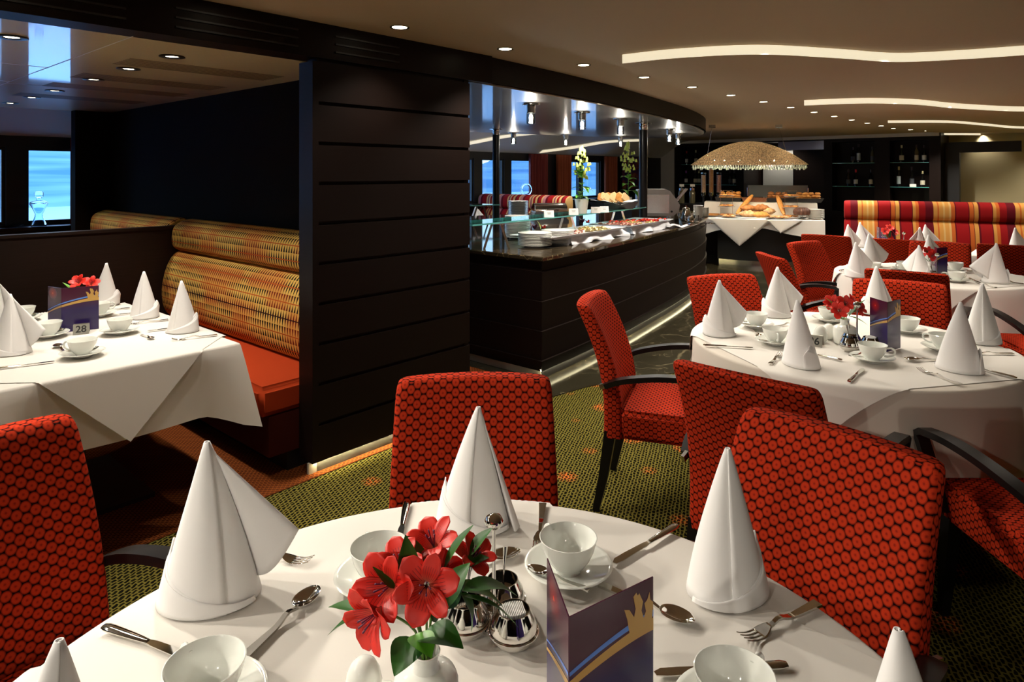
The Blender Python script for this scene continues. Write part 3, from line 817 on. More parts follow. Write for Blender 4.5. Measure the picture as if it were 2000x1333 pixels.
def drape_square(words, c, rad_fn, half, rot, m, zoff=.0025, n=120, name='table_topper', inside=None, seed=0):
    """square overlay laid on the table, its corners falling over the edge"""
    rnd = random.Random(seed); ph = rnd.uniform(0, 6)
    bm = B(); uvl = bm.loops.layers.uv.verify()
    def f(a, b):
        x = (a*2-1)*half; y = (b*2-1)*half
        X = x*math.cos(rot)-y*math.sin(rot); Y = x*math.sin(rot)+y*math.cos(rot)
        return rad_fn(X, Y, zoff)
    sheet(bm, f, n, n)
    # stitched hem, a slightly raised line near the edge
    o = obj(name, bm, m, loc=(c[0], c[1], 0), smooth=180)
    return tag(o, words, 'tablecloth', 'white overlay cloths')
def circ_drop(R, flare=.22, wav=5, amp=.02):
    def fn(X, Y, zo):
        s = math.hypot(X, Y)
        if s <= R-.012: return Vector((X, Y, TZ+zo))
        a = math.atan2(Y, X); e = s-(R-.012); q = min(1, e/.02)
        rad = R-.012+.012*math.sin(q*PI/2)+zo+max(0, e-.02)*(flare+amp*2*math.sin(wav*a))+.006
        return Vector((rad*math.cos(a), rad*math.sin(a), TZ+zo-.010*(1-math.cos(q*PI/2))-max(0, e-.02)))
    return fn
T1, T2, T3 = (-.071, .852), (1.492, 2.955), (3.13, 4.94)
R1, R2, R3 = .683, .66, .64
round_table('nearest the camera', T1, R1); round_table('numbered 26, in the middle of the room', T2, R2); round_table('farther back, before the striped banquette', T3, R3)
round_cloth('white round tablecloth of the foreground table', T1, R1, .42, 9, .022, 1, M['linen'])
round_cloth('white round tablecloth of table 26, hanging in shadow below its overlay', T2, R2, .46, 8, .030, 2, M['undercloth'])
round_cloth('white round tablecloth of the table before the banquette', T3, R3, .46, 8, .030, 3, M['linen'])
drape_square('white overlay laid cornerwise on the foreground table', T1, circ_drop(R1), .575, PI/4, M['linen'])
drape_square('white overlay on table 26 with a corner hanging over the front', T2, circ_drop(R2, .22, 4, .03), .60, math.radians(58)-PI/4+PI/2, M['linen'])
drape_square('white overlay on the table before the banquette, corner hanging in front', T3, circ_drop(R3, .22, 4, .03), .57, math.radians(20), M['linen'])
# rectangular table 28 in the booth
def rect_table(name, words, u0, u1, v0, v1):
    c = RW((u0+u1)/2, (v0+v1)/2); w, d = u1-u0, v1-v0
    t = thing('dining_table', words, 'table', c, ROOM_Z, 'rectangular dining tables')
    bm = B(); box(bm, (0, 0, .716), (w-.02, d-.02, .032)); obj('tabletop', bm, M['wood_low'], t, smooth=0)
    bm = B(); box(bm, (0, 0, .36), (.09, .09, .68)); obj('pedestal', bm, M['black'], t, smooth=0)
    bm = B(); box(bm, (0, 0, .012), (.50, .62, .024)); obj('foot_plate', bm, M['black'], t, smooth=0)
    return c, w, d
def rect_cloth(words, c, w, d, drop, seed=0, m=None, corner=.09):
    rnd = random.Random(seed)
    bm = B(); per = []; N = 26
    hx, hy = w/2, d/2; rc = .02
    for (ax, ay, bx, by) in ((-hx, -hy, hx, -hy), (hx, -hy, hx, hy), (hx, hy, -hx, hy), (-hx, hy, -hx, -hy)):
        for k in range(N):
            s = k/N; per.append((ax+(bx-ax)*s, ay+(by-ay)*s, min(s, 1-s)*math.hypot(bx-ax, by-ay), (ax if s < .5 else bx, ay if s < .5 else by), (by-ay, -(bx-ax)), s))
    rows = [(0, 0), (.006, .002), (.010, .010)]+[(.012, .010+(drop-.01)*k/6) for k in range(1, 7)]
    g = []
    for o_, dz in rows:
        row = []
        for x, y, dist, (cx, cy), nn, s in per:
            L = math.hypot(*nn); nx, ny = nn[0]/L, nn[1]/L
            k = dz/drop
            near = max(0, 1-dist/.16)
            px = x+nx*(o_+.012*k+.01*k*math.sin(s*9+seed)); py = y+ny*(o_+.012*k+.01*k*math.sin(s*9+seed))
            # corner fold stands out diagonally and hangs lower
            dx, dy = (1 if cx > 0 else -1)*.7071, (1 if cy > 0 else -1)*.7071
            px += dx*near**2*(.004+.085*k); py += dy*near**2*(.004+.085*k)
            row.append(bm.verts.new((px, py, TZ-dz-corner*k*near**1.5)))
        g.append(row)
    n = len(per)
    bm.faces.new(g[0])
    for a, b in zip(g, g[1:]):
        for k in range(n): bm.faces.new((a[k], a[(k+1) % n], b[(k+1) % n], b[k]))
    o = obj('tablecloth', bm, m or M['linen'], loc=c, rot=(0, 0, ROOM_Z), smooth=60)
    return tag(o, words, 'tablecloth', 'rectangular white tablecloths')
c28, w28, d28 = rect_table('dining_table', 'rectangular booth table numbered 28 under white linen', .50, 1.405, 2.875, 4.26)
rect_cloth('white tablecloth hanging in a pointed corner on booth table 28', c28, w28, d28, .285, 3, corner=.10)
def rect_drop(w, d):
    def fn(X, Y, zo):
        hx, hy = w/2+.012, d/2+.012
        ox, oy = max(0, abs(X)-hx), max(0, abs(Y)-hy); e = max(ox, oy)
        x = max(-hx, min(hx, X)); y = max(-hy, min(hy, Y))
        o_ = .014+.10*e if e > 0 else 0
        if ox >= oy and ox > 0: x += math.copysign(o_, X); y = Y if oy == 0 else y
        elif oy > 0: y += math.copysign(o_, Y)
        return Vector((x, y, TZ+zo-max(0, e)))
    return fn
p0 = Vector(c28)
ovr = drape_square('white overlay on booth table 28 with a triangular point over the front edge', (c28.x, c28.y), rect_drop(w28, d28), .705, PI/4, M['linen'], n=150)
ovr.rotation_euler = (0, 0, ROOM_Z)
c4, w4, d4 = rect_table('dining_table', 'rectangular table in front of the striped banquette, under white linen', 6.88, 7.78, .97, 2.02)
rect_cloth('white tablecloth of the table in front of the striped banquette', c4, w4, d4, .30, 5)
c5, w5, d5 = rect_table('dining_table', 'rectangular table at the right edge behind the dark armchair, under white linen', 7.39, 8.25, -.25, .87)
rect_cloth('grey shaded tablecloth corner showing behind the dark armchair at the right edge', c5, w5, d5, .34, 6)
# ---------------------------------------------------------------- napkins folded into standing cones
CL = TZ+.0045                              # the surface things on the tables stand on
def napkin_mesh(mirror, drape, seed, wing=True):
    """tip up, flap towards +x, cuff round the front (-y), its layered points at -x"""
    rnd = random.Random(seed); bm = B(); H = .252
    def r(h):                              # radius of the cone at height fraction h
        return .070*(1-h)**.92*(1+.05*math.sin(PI*h)) + .0012*h
    lean = rnd.uniform(-.012, .012)
    def axis(h): return Vector((lean*h*h, .006*h, 0))
    def cone(th, h, off=0.0):
        q = r(h)+off; fold = 1+.05*math.sin(2*th+seed)*(1-h)+.03*math.sin(5*th+seed*2)*(1-h)*h*2
        p = axis(h); return Vector((p.x+q*1.06*fold*math.cos(th), p.y+q*.90*fold*math.sin(th), H*h))
    NT_, NH = 44, 16
    th1 = -1.25+.35*math.sin(seed*2.1); sheet(bm, lambda a, b: cone(th1-(2*PI+.8)*a, b, .0045*(1-a)), NT_, NH)
    # flap hanging from the tip along one line of the cone
    th0 = .15 if not drape else .10
    if drape: C = Vector((.105, -.015, .004)); b0 = .0
    else: C = Vector((.142, .012, .098)); b0 = .10
    tip = cone(th0, .93)
    def flap(a, b):
        h = .93+(b0-.93)*b; g = cone(th0-.35*(1-b)*0, max(h, 0), .003)
        e = tip.lerp(C, b)
        p = g.lerp(e, a)
        bulge = math.sin(PI*a)*b*(.016 if not drape else .020)
        p.y -= bulge; p.z -= .014*math.sin(PI*a)*b*(0 if drape else 1)
        if drape: p.y += .012*math.sin(PI*2*a)*b
        p.z = max(p.z, .002); return p
    if wing: sheet(bm, flap, 10, 14)
    def flap2(a, b):                       # the flap's inner layer, folded back to the cone behind
        h = .90+(b0-.90)*b; g = cone(th0+.75, max(h, 0), .003); e = tip.lerp(C, b)
        p = e.lerp(g, a); p.y += .010*math.sin(PI*a)*b; p.z = max(p.z, .002); return p
    if wing: sheet(bm, flap2, 8, 12)
    # cuff: three turned up layers
    for k in range(3):
        a0, a1 = math.radians(-28+6*k), math.radians(-200-9*k)
        def cuff(a, b, k=k, a0=a0, a1=a1):
            th = a0+(a1-a0)*a
            top = .008+.100*max(0, a-.05)**1.3*(1-.10*k)
            if a > .93: top *= 1-.35*(a-.93)/.07*(.5+.5*k/2)
            z = top*b; h = z/H
            out = .0022+.0022*k+.045*max(0, a-.70)**1.5*b*2.2
            p = cone(th, h, out); p.z = max(.001, z+.001*k); return p
        sheet(bm, cuff, 26, 6)
    if mirror:
        for v in bm.verts: v.co.x = -v.co.x
    me = bpy.data.meshes.new('napkin'); bmesh.ops.recalc_face_normals(bm, faces=bm.faces); bm.to_mesh(me); bm.free()
    me.shade_smooth(); me.materials.append(M['napkin']); return me
NAPM = {}
def napkin(p, rz, label, mirror=False, drape=False, s=1.0, seed=1, wing=True):
    key = (mirror, drape, seed, wing)
    if key not in NAPM: NAPM[key] = napkin_mesh(mirror, drape, seed, wing)
    o = bpy.data.objects.new('napkin', NAPM[key]); COL.objects.link(o)
    md = o.modifiers.new('thickness', 'SOLIDIFY'); md.thickness = .0022; md.offset = 0
    o.location = (p[0], p[1], CL); o.rotation_euler = (0, 0, rz); o.scale = (s*.98, s*.98, s)
    return tag(o, label, 'napkin', 'white napkins folded into standing cones')

# ---------------------------------------------------------------- cups and cutlery
def cup_proto():
    t = thing('tea_cup', 'x', 'cup')
    bm = B(); lathe(bm, [(0, .004), (.020, .004), (.021, 0), (.024, 0), (.0245, .005), (.032, .012), (.042, .026), (.049, .042), (.0535, .060), (.0545, .062), (.053, .0625),
                         (.0510, .060), (.0465, .042), (.039, .026), (.029, .014), (.015, .009), (0, .0085)], 40)
    obj('bowl', bm, M['porcelain'], t, smooth=60)
    bm = B(); tube(bm, crom([(.049, 0, .050), (.066, 0, .053), (.078, 0, .044), (.074, 0, .028), (.056, 0, .020), (.041, 0, .020)], 5), [.0035]*5+[.0040]*16+[.0045]*5, 8); obj('handle', bm, M['porcelain'], t, smooth=80)
    return t
def saucer_proto():
    bm = B(); lathe(bm, [(0, .004), (.026, .004), (.028, 0), (.031, 0), (.033, .005), (.055, .010), (.076, .019), (.081, .0215), (.0825, .0225), (.081, .0235), (.075, .0215), (.054, .0130), (.034, .0085), (.027, .0082), (0, .0080)], 44)
    return obj('saucer', bm, M['porcelain'], smooth=60)
def neck_bar(bm, L, w_end, h):
    pts = []
    ws = []; hs = []
    for k in range(13):
        s = k/12; pts.append((L*s, 0, .0035+.008*math.exp(-((s-.80)/.14)**2)-.001*s)); ws.append(w_end*(1-.72*s**.8) if s < .9 else w_end*.34); hs.append(h*(1-.2*s))
    bar(bm, pts, ws, hs)
def fork_mesh():
    bm = B(); neck_bar(bm, .125, .0165, .0035); bevel(bm, .0006, 1)
    # root and four tines, curved
    def z(x): return .0045-.0075*math.sin(min(1, x/.062)*PI*.72)+.010*(x/.062)**2
    def root(a, b):
        x = .024*a; w = .0045+.0085*min(1, a*1.4)**.7; return Vector((.124+x, (b*2-1)*w, z(x)+.004*(1-a)))
    sheet(bm, root, 8, 8)
    for k in range(4):
        y0 = -.0112+.0075*k
        sheet(bm, lambda a, b, y0=y0: Vector((.147+.040*a, y0+(b-.5)*(.0036-.0016*a), z(.023+.040*a)+.0005)), 8, 1)
    return bm
def spoon_mesh(s=1.0):
    bm = B(); neck_bar(bm, .122, .0165, .0035); bevel(bm, .0006, 1)
    def bowl(a, b):
        th = 2*PI*b; rx, ry = .031*a, .0195*a*(1-.10*math.cos(th)*a)
        d = .0085*(1-a*a)
        return Vector((.148+rx*math.cos(th), ry*math.sin(th), .0092-d+.0005))
    sheet(bm, bowl, 7, 28)
    if s != 1: bmesh.ops.scale(bm, vec=(s, s, s), verts=bm.verts)
    return bm
CUT = {}
def cut_proto(kind):
    if kind == 'fork': return obj('fork', fork_mesh(), M['chrome'], smooth=50, solid=.0016)
    if kind == 'spoon': return obj('spoon', spoon_mesh(), M['chrome'], smooth=60, solid=.0014)
    if kind == 'teaspoon': return obj('teaspoon', spoon_mesh(.74), M['chrome'], smooth=60, solid=.0012)
    t = thing('table_knife', 'x', 'knife')
    bm = B(); rings = []
    for k in range(11):
        s = k/10; w = .0088*(1-.42*s)+.001*math.sin(PI*s); h = .0058*(1-.40*s)
        if k == 0: w *= .72; h *= .6
        rings.append([Vector((.098*s, w*math.cos(2*PI*q/14), .0048+h*.8*math.sin(2*PI*q/14))) for q in range(14)])
    loft(bm, rings); obj('handle', bm, M['chrome'], t, smooth=60)
    bm = B(); prism(bm, [(.095, -.0035), (.112, -.0065), (.165, -.0098), (.195, -.0100), (.207, -.0040), (.205, .0040), (.190, .0062), (.112, .0058), (.095, .0035)], .0034, .0052); obj('blade', bm, M['chrome'], t, smooth=20)
    return t
LEN = {'fork': .187, 'spoon': .179, 'teaspoon': .132, 'knife': .207}
CATG = {'fork': 'forks on the set tables', 'spoon': 'dessert spoons on the set tables', 'teaspoon': 'teaspoons on the saucers', 'knife': 'knives on the set tables'}
def put(kind, a, b, label, z=None, anchor='b', s=1.0, tilt=0.0):
    """a: handle end, b: head end (plan points); the piece keeps its real length, anchored at a or b"""
    a = Vector((a[0], a[1], 0)); b = Vector((b[0], b[1], 0)); d = (b-a).normalized(); L = LEN[kind]*s
    p = b-d*L if anchor == 'b' else a
    p.z = z if z is not None else CL+.0006
    rz = math.atan2(d.y, d.x)
    if kind not in CUT:
        CUT[kind] = cut_proto(kind); o = CUT[kind]; o['category'] = 'knife' if kind == 'knife' else kind if kind != 'teaspoon' else 'spoon'
    else: o = dup(CUT[kind])
    o.location = p; o.rotation_euler = (0, tilt, rz); o.scale = (s, s, s); o['label'] = label; o['group'] = CATG[kind]
    return o
def pcut(kind, pa, pb, label, anchor='b', s=1.0):
    return put(kind, fl(*pa, CL), fl(*pb, CL), label, anchor=anchor, s=s)
CUPS = {}
def cup(p, where, handle=0.0, spoon=None, s=1.0, full=True):
    """cup on its saucer (and the teaspoon lying on the saucer)"""
    if 'c' not in CUPS:
        CUPS['c'] = cup_proto(); CUPS['s'] = saucer_proto(); c, q = CUPS['c'], CUPS['s']; q['category'] = 'saucer'
    else: c, q = dup(CUPS['c']), dup(CUPS['s'])
    q.location = (p[0], p[1], CL); c.location = (p[0], p[1], CL+.0085*s); c.rotation_euler = (0, 0, handle)
    q.scale = c.scale = (s, s, s)
    c['label'] = f'white tea cup {where}'; c['group'] = 'white tea cups on saucers'; q['label'] = f'saucer under the cup {where}'; q['group'] = 'white saucers under the cups'
    if spoon is not None:
        d = Vector((math.cos(spoon), math.sin(spoon), 0)); n = Vector((-d.y, d.x, 0))
        m = Vector((p[0], p[1], 0))+n*.050*s
        put('teaspoon', m-d*.066*s, m+d*.066*s, f'teaspoon beside the cup {where}', z=CL+.0165*s, anchor='a', s=s*.95)
    return c

# ---------------------------------------------------------------- foreground table settings
def P(px, py): return fl(px, py, CL)
napkin(P(413, 1163), .05, 'napkin cone with a wide flap on the left of the foreground table', seed=1, s=1.08)
napkin(P(925, 1020), -.10, 'napkin cone before the armchair straight behind the foreground table', drape=True, seed=2, s=.98)
napkin(P(1418, 1150), .25, 'napkin cone in front of the bright armchair at the right of the foreground table', seed=3, s=1.0, mirror=True, wing=False)
napkin((.440, .737), .4, 'napkin cone cut by the bottom edge, at the lower right of the foreground table', seed=4, s=.97, wing=False)
napkin((-.499, .715), .3, 'napkin cone tip at the bottom edge, lower left of the foreground table', seed=6, s=.97, wing=False)
cup(P(1110, 1122), 'behind the purple menu on the foreground table', 2.1, 2.6)
cup(P(742, 1142), 'half hidden by the red flowers on the foreground table', 2.1)
cup((-.430, .925), 'at the lower left of the foreground table, beside the dessert spoon', 2.4)
cup((.305, .905), 'at the lower right of the foreground table, right of the menu', .75)
pcut('fork', (455, 1076), (608, 1102), 'fork sticking out right of the left foreground napkin')
pcut('spoon', (480, 1286), (621, 1155), 'dessert spoon lying left of the red flowers on the foreground table')
pcut('knife', (203, 1230), (345, 1279), 'knife at the lower left edge of the foreground table', anchor='a')
pcut('knife', (795, 985), (781, 1055), 'knife left of the back napkin on the foreground table', anchor='a')
pcut('fork', (1060, 988), (1054, 1052), 'fork right of the back napkin on the foreground table', anchor='a')
pcut('knife', (1320, 1032), (1200, 1106), 'knife between the cup and the right napkin on the foreground table')
pcut('spoon', (930, 1103), (1016, 1084), 'dessert spoon behind the condiment stand on the foreground table')
pcut('spoon', (1195, 1156), (1357, 1226), 'dessert spoon right of the menu on the foreground table')
pcut('fork', (1584, 1190), (1450, 1256), 'fork in front of the right napkin on the foreground table')
pcut('knife', (1537, 1305), (1440, 1312), 'knife at the lower right cup of the foreground table', anchor='a')

# ---------------------------------------------------------------- flowers in a porcelain vase
def leaf_mesh(bm, a, b, w, bend, up=Vector((0, 0, 1)), m=0):
    a, b = Vector(a), Vector(b); d = b-a; L = d.length; d.normalize()
    s = d.cross(up); s = s.normalized() if s.length > 1e-4 else Vector((1, 0, 0)); n = s.cross(d).normalized()
    def f(u, v):
        ww = w*math.sin(PI*min(1, u**.75))**.9*(1-.1*u)+.0008
        x = (v*2-1)
        return a+d*(L*u)+s*(x*ww)+n*(bend*math.sin(PI*u)+.25*ww*abs(x)**1.5)
    sheet(bm, f, 9, 4)
def flower(pos, axis, size, label, neck, group, leaves=(), loc=None):
    """six petals opening along axis; stem down to the vase neck"""
    pos, neck = Vector(pos), Vector(neck)
    t = thing('alstroemeria_flower', label, 'flower', neck, 0, group)
    c = pos-neck; ax = Vector(axis).normalized()
    q = ax.to_track_quat('Z', 'Y').to_matrix()
    base = c-ax*size*.62
    for k in range(6):
        bm = B(); a0 = k*PI/3+.2; inner = k % 2
        wmax = size*(.56 if not inner else .40); L = size*(1.15 if not inner else 1.25); open_ = (.95 if not inner else .75)
        def f(u, v):
            x = (v*2-1); ww = wmax*.66*(.14+.86*math.sin(PI*min(1, .04+.90*u**1.5))**.62)*(1 if u < .93 else math.sqrt(max(.02, 1-((u-.93)/.07)**2)))
            rad = size*.06+L*(.20*u+.62*open_*u**1.9); hgt = L*(.86*u-.42*open_*u**2.6)
            cup_ = .22*ww*(1-x*x)
            return Vector((rad+cup_*.4, x*ww, hgt-cup_*.6))
        sheet(bm, f, 10, 6)
        R = Matrix.Rotation(a0, 3, 'Z')
        for v in bm.verts: v.co = base+q @ (R @ v.co)
        obj('petal', bm, M['petal'], t, smooth=180, solid=.0006)
    bm = B()
    for k in range(5):
        a = k*1.256; e = Vector((math.cos(a)*size*.16, math.sin(a)*size*.16, size*.75))
        tube(bm, [base+q @ Vector((0, 0, size*.1)), base+q @ (e*.6), base+q @ e], [.0007, .0006, .0014], 5)
    obj('stamens', bm, M['purple_leaf'], t, smooth=180)
    mid = base*.55-ax*size*.35; 
    bm = B(); tube(bm, crom([(0, 0, -.035), mid*.7, base], 5), .0018, 6); obj('stem', bm, M['stem'], t, smooth=180)
    for (b_, tip, w, bend, mm) in leaves:
        bm = B(); leaf_mesh(bm, Vector(b_)-neck, Vector(tip)-neck, w, bend); obj('leaf', bm, M[mm], t, smooth=180)
    return t
def vase_proto(label, p, s=1.0):
    bm = B(); lathe(bm, [(0, .002), (.040, .002), (.043, .006), (.0445, .030), (.0445, .060), (.041, .068), (.030, .074), (.019, .078), (.0165, .086), (.0185, .098), (.0200, .100), (.0180, .1005), (.0145, .092), (.0140, .070), (0, .060)], 32)
    o = obj('flower_vase', bm, M['porcelain'], loc=(p[0], p[1], CL), smooth=50); o.scale = (s, s, s)
    return tag(o, label, 'vase', 'white porcelain bud vases')
VP = (-.118, .905)
vase_proto('white porcelain vase at the bottom edge of the foreground table, holding red flowers', VP)
neck = Vector((VP[0], VP[1], CL+.098))
G = 'red alstroemerias in the foreground vase'
def A(px, py, d): return at_d(px, py, d)
def lf(pb, pt, w, bend, d0, d1, mm='leaf'): return (A(*pb, d0), A(*pt, d1), w*1.35, bend, mm)
flower(A(842, 1048, .95), (-.15, -.35, .9), .042, 'topmost red flower in the foreground vase, opening upward', neck, G,
       [lf((836, 1110), (790, 1046), .010, .002, .93, .93), lf((820, 1130), (832, 1072), .012, .003, .96, .97, 'leaf_bright')])
flower(A(930, 1078, .95), (.35, -.3, .8), .036, 'red flower at the upper right of the foreground bouquet, beside the steel stand', neck, G,
       [lf((868, 1110), (925, 1026), .0085, .003, .92, .93), lf((880, 1150), (985, 1190), .013, .010, .91, .94, 'leaf'), lf((875, 1190), (905, 1125), .014, .004, .89, .91), lf((918, 1085), (962, 1032), .010, .002, .95, .96), lf((905, 1110), (955, 1090), .011, .003, .94, .95)])
flower(A(775, 1095, .90), (-.25, -.5, .8), .040, 'red flower at the upper left of the foreground bouquet', neck, G,
       [lf((797, 1150), (792, 1046), .012, .003, .89, .90)])
flower(A(744, 1150, .86), (-.35, -.85, .35), .048, 'large red flower at the left of the foreground bouquet, facing the camera', neck, G,
       [lf((770, 1150), (728, 1108), .009, .003, .87, .88)])
flower(A(830, 1150, .85), (.05, -.9, .4), .047, 'large striped red flower in the centre of the foreground bouquet', neck, G,
       [lf((862, 1190), (918, 1100), .016, .004, .86, .89), lf((905, 1155), (1010, 1165), .013, .010, .88, .93, 'leaf')])
flower(A(712, 1220, .84), (-.55, -.75, -.1), .046, 'lowest red flower at the left of the foreground bouquet, hanging over the cloth', neck, G,
       [lf((705, 1195), (641, 1187), .009, .004, .86, .90), lf((712, 1200), (640, 1242), .010, .003, .86, .88)])
flower(A(868, 1115, .93), (.3, -.5, .75), .034, 'red flower behind the centre flower of the foreground bouquet', neck, G,
       [lf((818, 1250), (770, 1322), .018, .006, .87, .83), lf((820, 1245), (905, 1268), .019, .008, .87, .84, 'leaf'), lf((810, 1240), (842, 1286), .013, .004, .87, .83, 'leaf_bright'),
        lf((900, 1160), (920, 1235), .012, .006, .90, .90), lf((905, 1165), (1012, 1226), .0065, .008, .89, .93), lf((845, 1215), (870, 1165), .012, .003, .87, .88)])

# ---------------------------------------------------------------- salt cellars, condiment stands, menus, number plates
def shaker_proto():
    bm = B(); lathe(bm, [(0, .001), (.014, .001), (.020, .004), (.0250, .016), (.0260, .028), (.0235, .042), (.0170, .054), (.0090, .0605), (0, .0625)], 28)
    return bm
def shaker(p, label, s=1.0, handle=None):
    o = obj('salt_shaker', shaker_proto(), M['porcelain'], loc=(p[0], p[1], CL), smooth=80); o.scale = (s, s, s)
    tag(o, label, 'shaker', 'egg shaped porcelain shakers')
    bm = B()
    for k in range(5):
        a = k*1.2566; lathe(bm, [(.0012, .0605), (0, .0612)], 6, c=(.0045*math.cos(a), .0045*math.sin(a), .0))
    obj('pour_holes', bm, M['ink'], o, smooth=0)
    return o
shaker((-.212, .945), 'egg shaped white shaker left of the vase on the foreground table')
shaker((-.172, .900), 'second white shaker, before the foreground vase, cut by the bottom edge', .95)
def caddy(p, rz, label, parts=3, s=1.0):
    """chrome stand: rod with a knob, ring foot, and bowls that sit in it"""
    t = thing('condiment_stand', label, 'condiment stand', (p[0], p[1], CL), rz, 'chrome condiment stands'); t.scale = (s, s, s)
    bm = B(); lathe(bm, [(0, 0), (.022, 0), (.022, .006), (.006, .010), (.0032, .014), (.0032, .165), (0, .165)], 16); obj('rod', bm, M['chrome'], t, smooth=50)
    bm = B(); lathe(bm, [(0, .163), (.006, .165), (.014, .172), (.016, .179), (.012, .186), (.004, .190), (0, .191)], 20); obj('knob', bm, M['chrome'], t, smooth=60)
    for k in range(parts):
        a = -PI/2+k*2*PI/3+.5; cx, cy = .047*math.cos(a), .047*math.sin(a)
        bm = B(); tube(bm, [(cx+.040*math.cos(q*PI/12), cy+.040*math.sin(q*PI/12), .022) for q in range(25)], .0018, 6); obj('ring', bm, M['chrome'], t, smooth=80)
        b = B(); lathe(b, [(0, .001), (.020, .001), (.030, .006), (.0375, .016), (.0385, .026), (.0345, .040), (.0275, .052), (.0265, .055), (.025, .055), (.032, .040), (.036, .026), (.034, .014), (.020, .006), (0, .005)], 32, c=(cx, cy, 0))
        pot = obj('pot', b, M['chrome'], t, smooth=60)
        if k == 0:
            b = B()
            for q in range(14):
                xx = -.020+.0028*q; box(b, (cx+xx, cy, .040), (.0012, .032*math.sqrt(max(.05, 1-(xx/.026)**2)), .034), rx=.10)
            obj('sugar_sachets', b, M['card'], pot, smooth=0)
        else:
            b = B(); tube(b, [(cx, cy, .02), (cx+.006, cy+.012, .075), (cx+.010, cy+.020, .098)], [.002, .0022, .0045], 6); obj('pot_spoon', b, M['chrome'], pot, smooth=80)
    return t
caddy((-.030, 1.095), .25, 'chrome condiment stand with sachets and pots, right of the flowers on the foreground table')
CROWN = [(0, 0), (.055, .012), (.058, .030), (.060, .058), (.052, .066), (.050, .084), (.044, .070), (.036, .064), (.040, .046), (.034, .034), (.028, .052), (.032, .070), (.022, .092), (.018, .088), (.014, .096), (.006, .090),
         (.012, .062), (.008, .046), (-.004, .066), (-.018, .072), (-.010, .048), (-.006, .026)]
def flat(bm, poly, y, thick=.0004):
    a = [bm.verts.new((x, y, z)) for x, z in poly]; bm.faces.new(a)
def menu(p, ang_l, ang_r, label, w=.132, h=.21, s=1.0, crown=True, wl=None, third=True, left_angle=None, open_inside=False):
    """folded card standing on edge: spine at p, left and right panels leave it at the given directions"""
    t = thing('menu_card', label, 'menu', (p[0], p[1], CL), 0, 'purple folded menus'); t.scale = (s, s, s)
    wl = wl or w
    for side, ang, ww in ((0, ang_l, wl), (1, ang_r, w)):
        bm = B(); uvl = bm.loops.layers.uv.verify()
        sg = -1 if side == 0 else 1
        box(bm, (sg*ww/2, 0, h/2), (ww, .0016, h))
        for f in bm.faces:
            for lp in f.loops: lp[uvl].uv = ((ww+lp.vert.co.x)/(ww+w), lp.vert.co.z/h)
        rz = ang if side == 1 else ang-PI
        pan = obj('panel', bm, M['menu'], t, rot=(0, 0, rz), smooth=0)
        def swoosh(off, wid, m, nm):
            b = B(); N = 18
            for k in range(N):
                q = []
                for kk in (k, k+1):
                    x = (-ww+ww*kk/N) if side == 0 else w*kk/N
                    S_ = (wl+x)/(wl+w); yy = h*(.46+.33*(1-(1-S_)**1.7))
                    q.append((x, yy))
                (x0, y0), (x1, y1) = q
                tp = wid*(.25+.75*(wl+x0)/(wl+w)); tq = wid*(.25+.75*(wl+x1)/(wl+w))
                b.faces.new([b.verts.new(v) for v in ((x0, -.0011, y0+off), (x1, -.0011, y1+off), (x1, -.0011, y1+off-tq), (x0, -.0011, y0+off-tp))])
            obj(nm, b, m, pan, smooth=0)
        if not open_inside:
            swoosh(0, .0085, M['skyblue'], 'blue_stripe'); swoosh(-.011, .016, M['gold'], 'gold_stripe')
            if side == 1 and crown:
                b = B(); flat(b, [(w-.0415+x*.68, h*.67+z*.62) for x, z in CROWN], -.0013); obj('gold_crown', b, M['gold'], pan, smooth=0)
        else:
            b = B()
            for k in range(9):
                for q in range(5):
                    x0 = (-ww+.02) if side == 0 else .02
                    x0 += .018*q+.004*((k*7+q*3) % 3)
                    b.faces.new([b.verts.new(v) for v in ((x0, -.0011, h*.80-.014*k), (x0+.012, -.0011, h*.80-.014*k), (x0+.012, -.0011, h*.80-.014*k-.004), (x0, -.0011, h*.80-.014*k-.004))])
            obj('printed_lines', b, M['grey_panel'], pan, smooth=0)
    return t
def dir_of(a, b): return math.atan2(b[1]-a[1], b[0]-a[0])
ms = (.070, .811); menu(ms, dir_of(ms, (.050, .935)), dir_of(ms, (.190, .892)), 'purple folded menu with gold crown at the bottom of the foreground table', w=.145, wl=.125)
def number_plate(txt, p, rz, label, s=1.0):
    t = thing('table_number', label, 'sign', (p[0], p[1], CL), rz, 'folded metal table numbers')
    w, h = .058*s, .042*s
    for sg in (-1, 1):
        bm = B(); box(bm, (0, sg*.016*s, h*.47), (w, .0014, h), rx=sg*.38); obj('plate', bm, M['silver_plate'], t, smooth=0)
    cu = bpy.data.curves.new('digits', 'FONT'); cu.body = txt; cu.size = .040*s; cu.align_x = 'CENTER'; cu.align_y = 'CENTER'; cu.extrude = .0003; cu.offset = .0008
    ob = bpy.data.objects.new('digits', cu); COL.objects.link(ob)
    dg = bpy.context.evaluated_depsgraph_get(); me = bpy.data.meshes.new_from_object(ob.evaluated_get(dg)); bpy.data.objects.remove(ob)
    me.materials.clear(); me.materials.append(M['ink'])
    o = bpy.data.objects.new('digits', me); COL.objects.link(o); o.parent = t; o.location = (0, -.0172*s, h*.47); o.rotation_euler = (PI/2-.38, 0, 0)
    return t
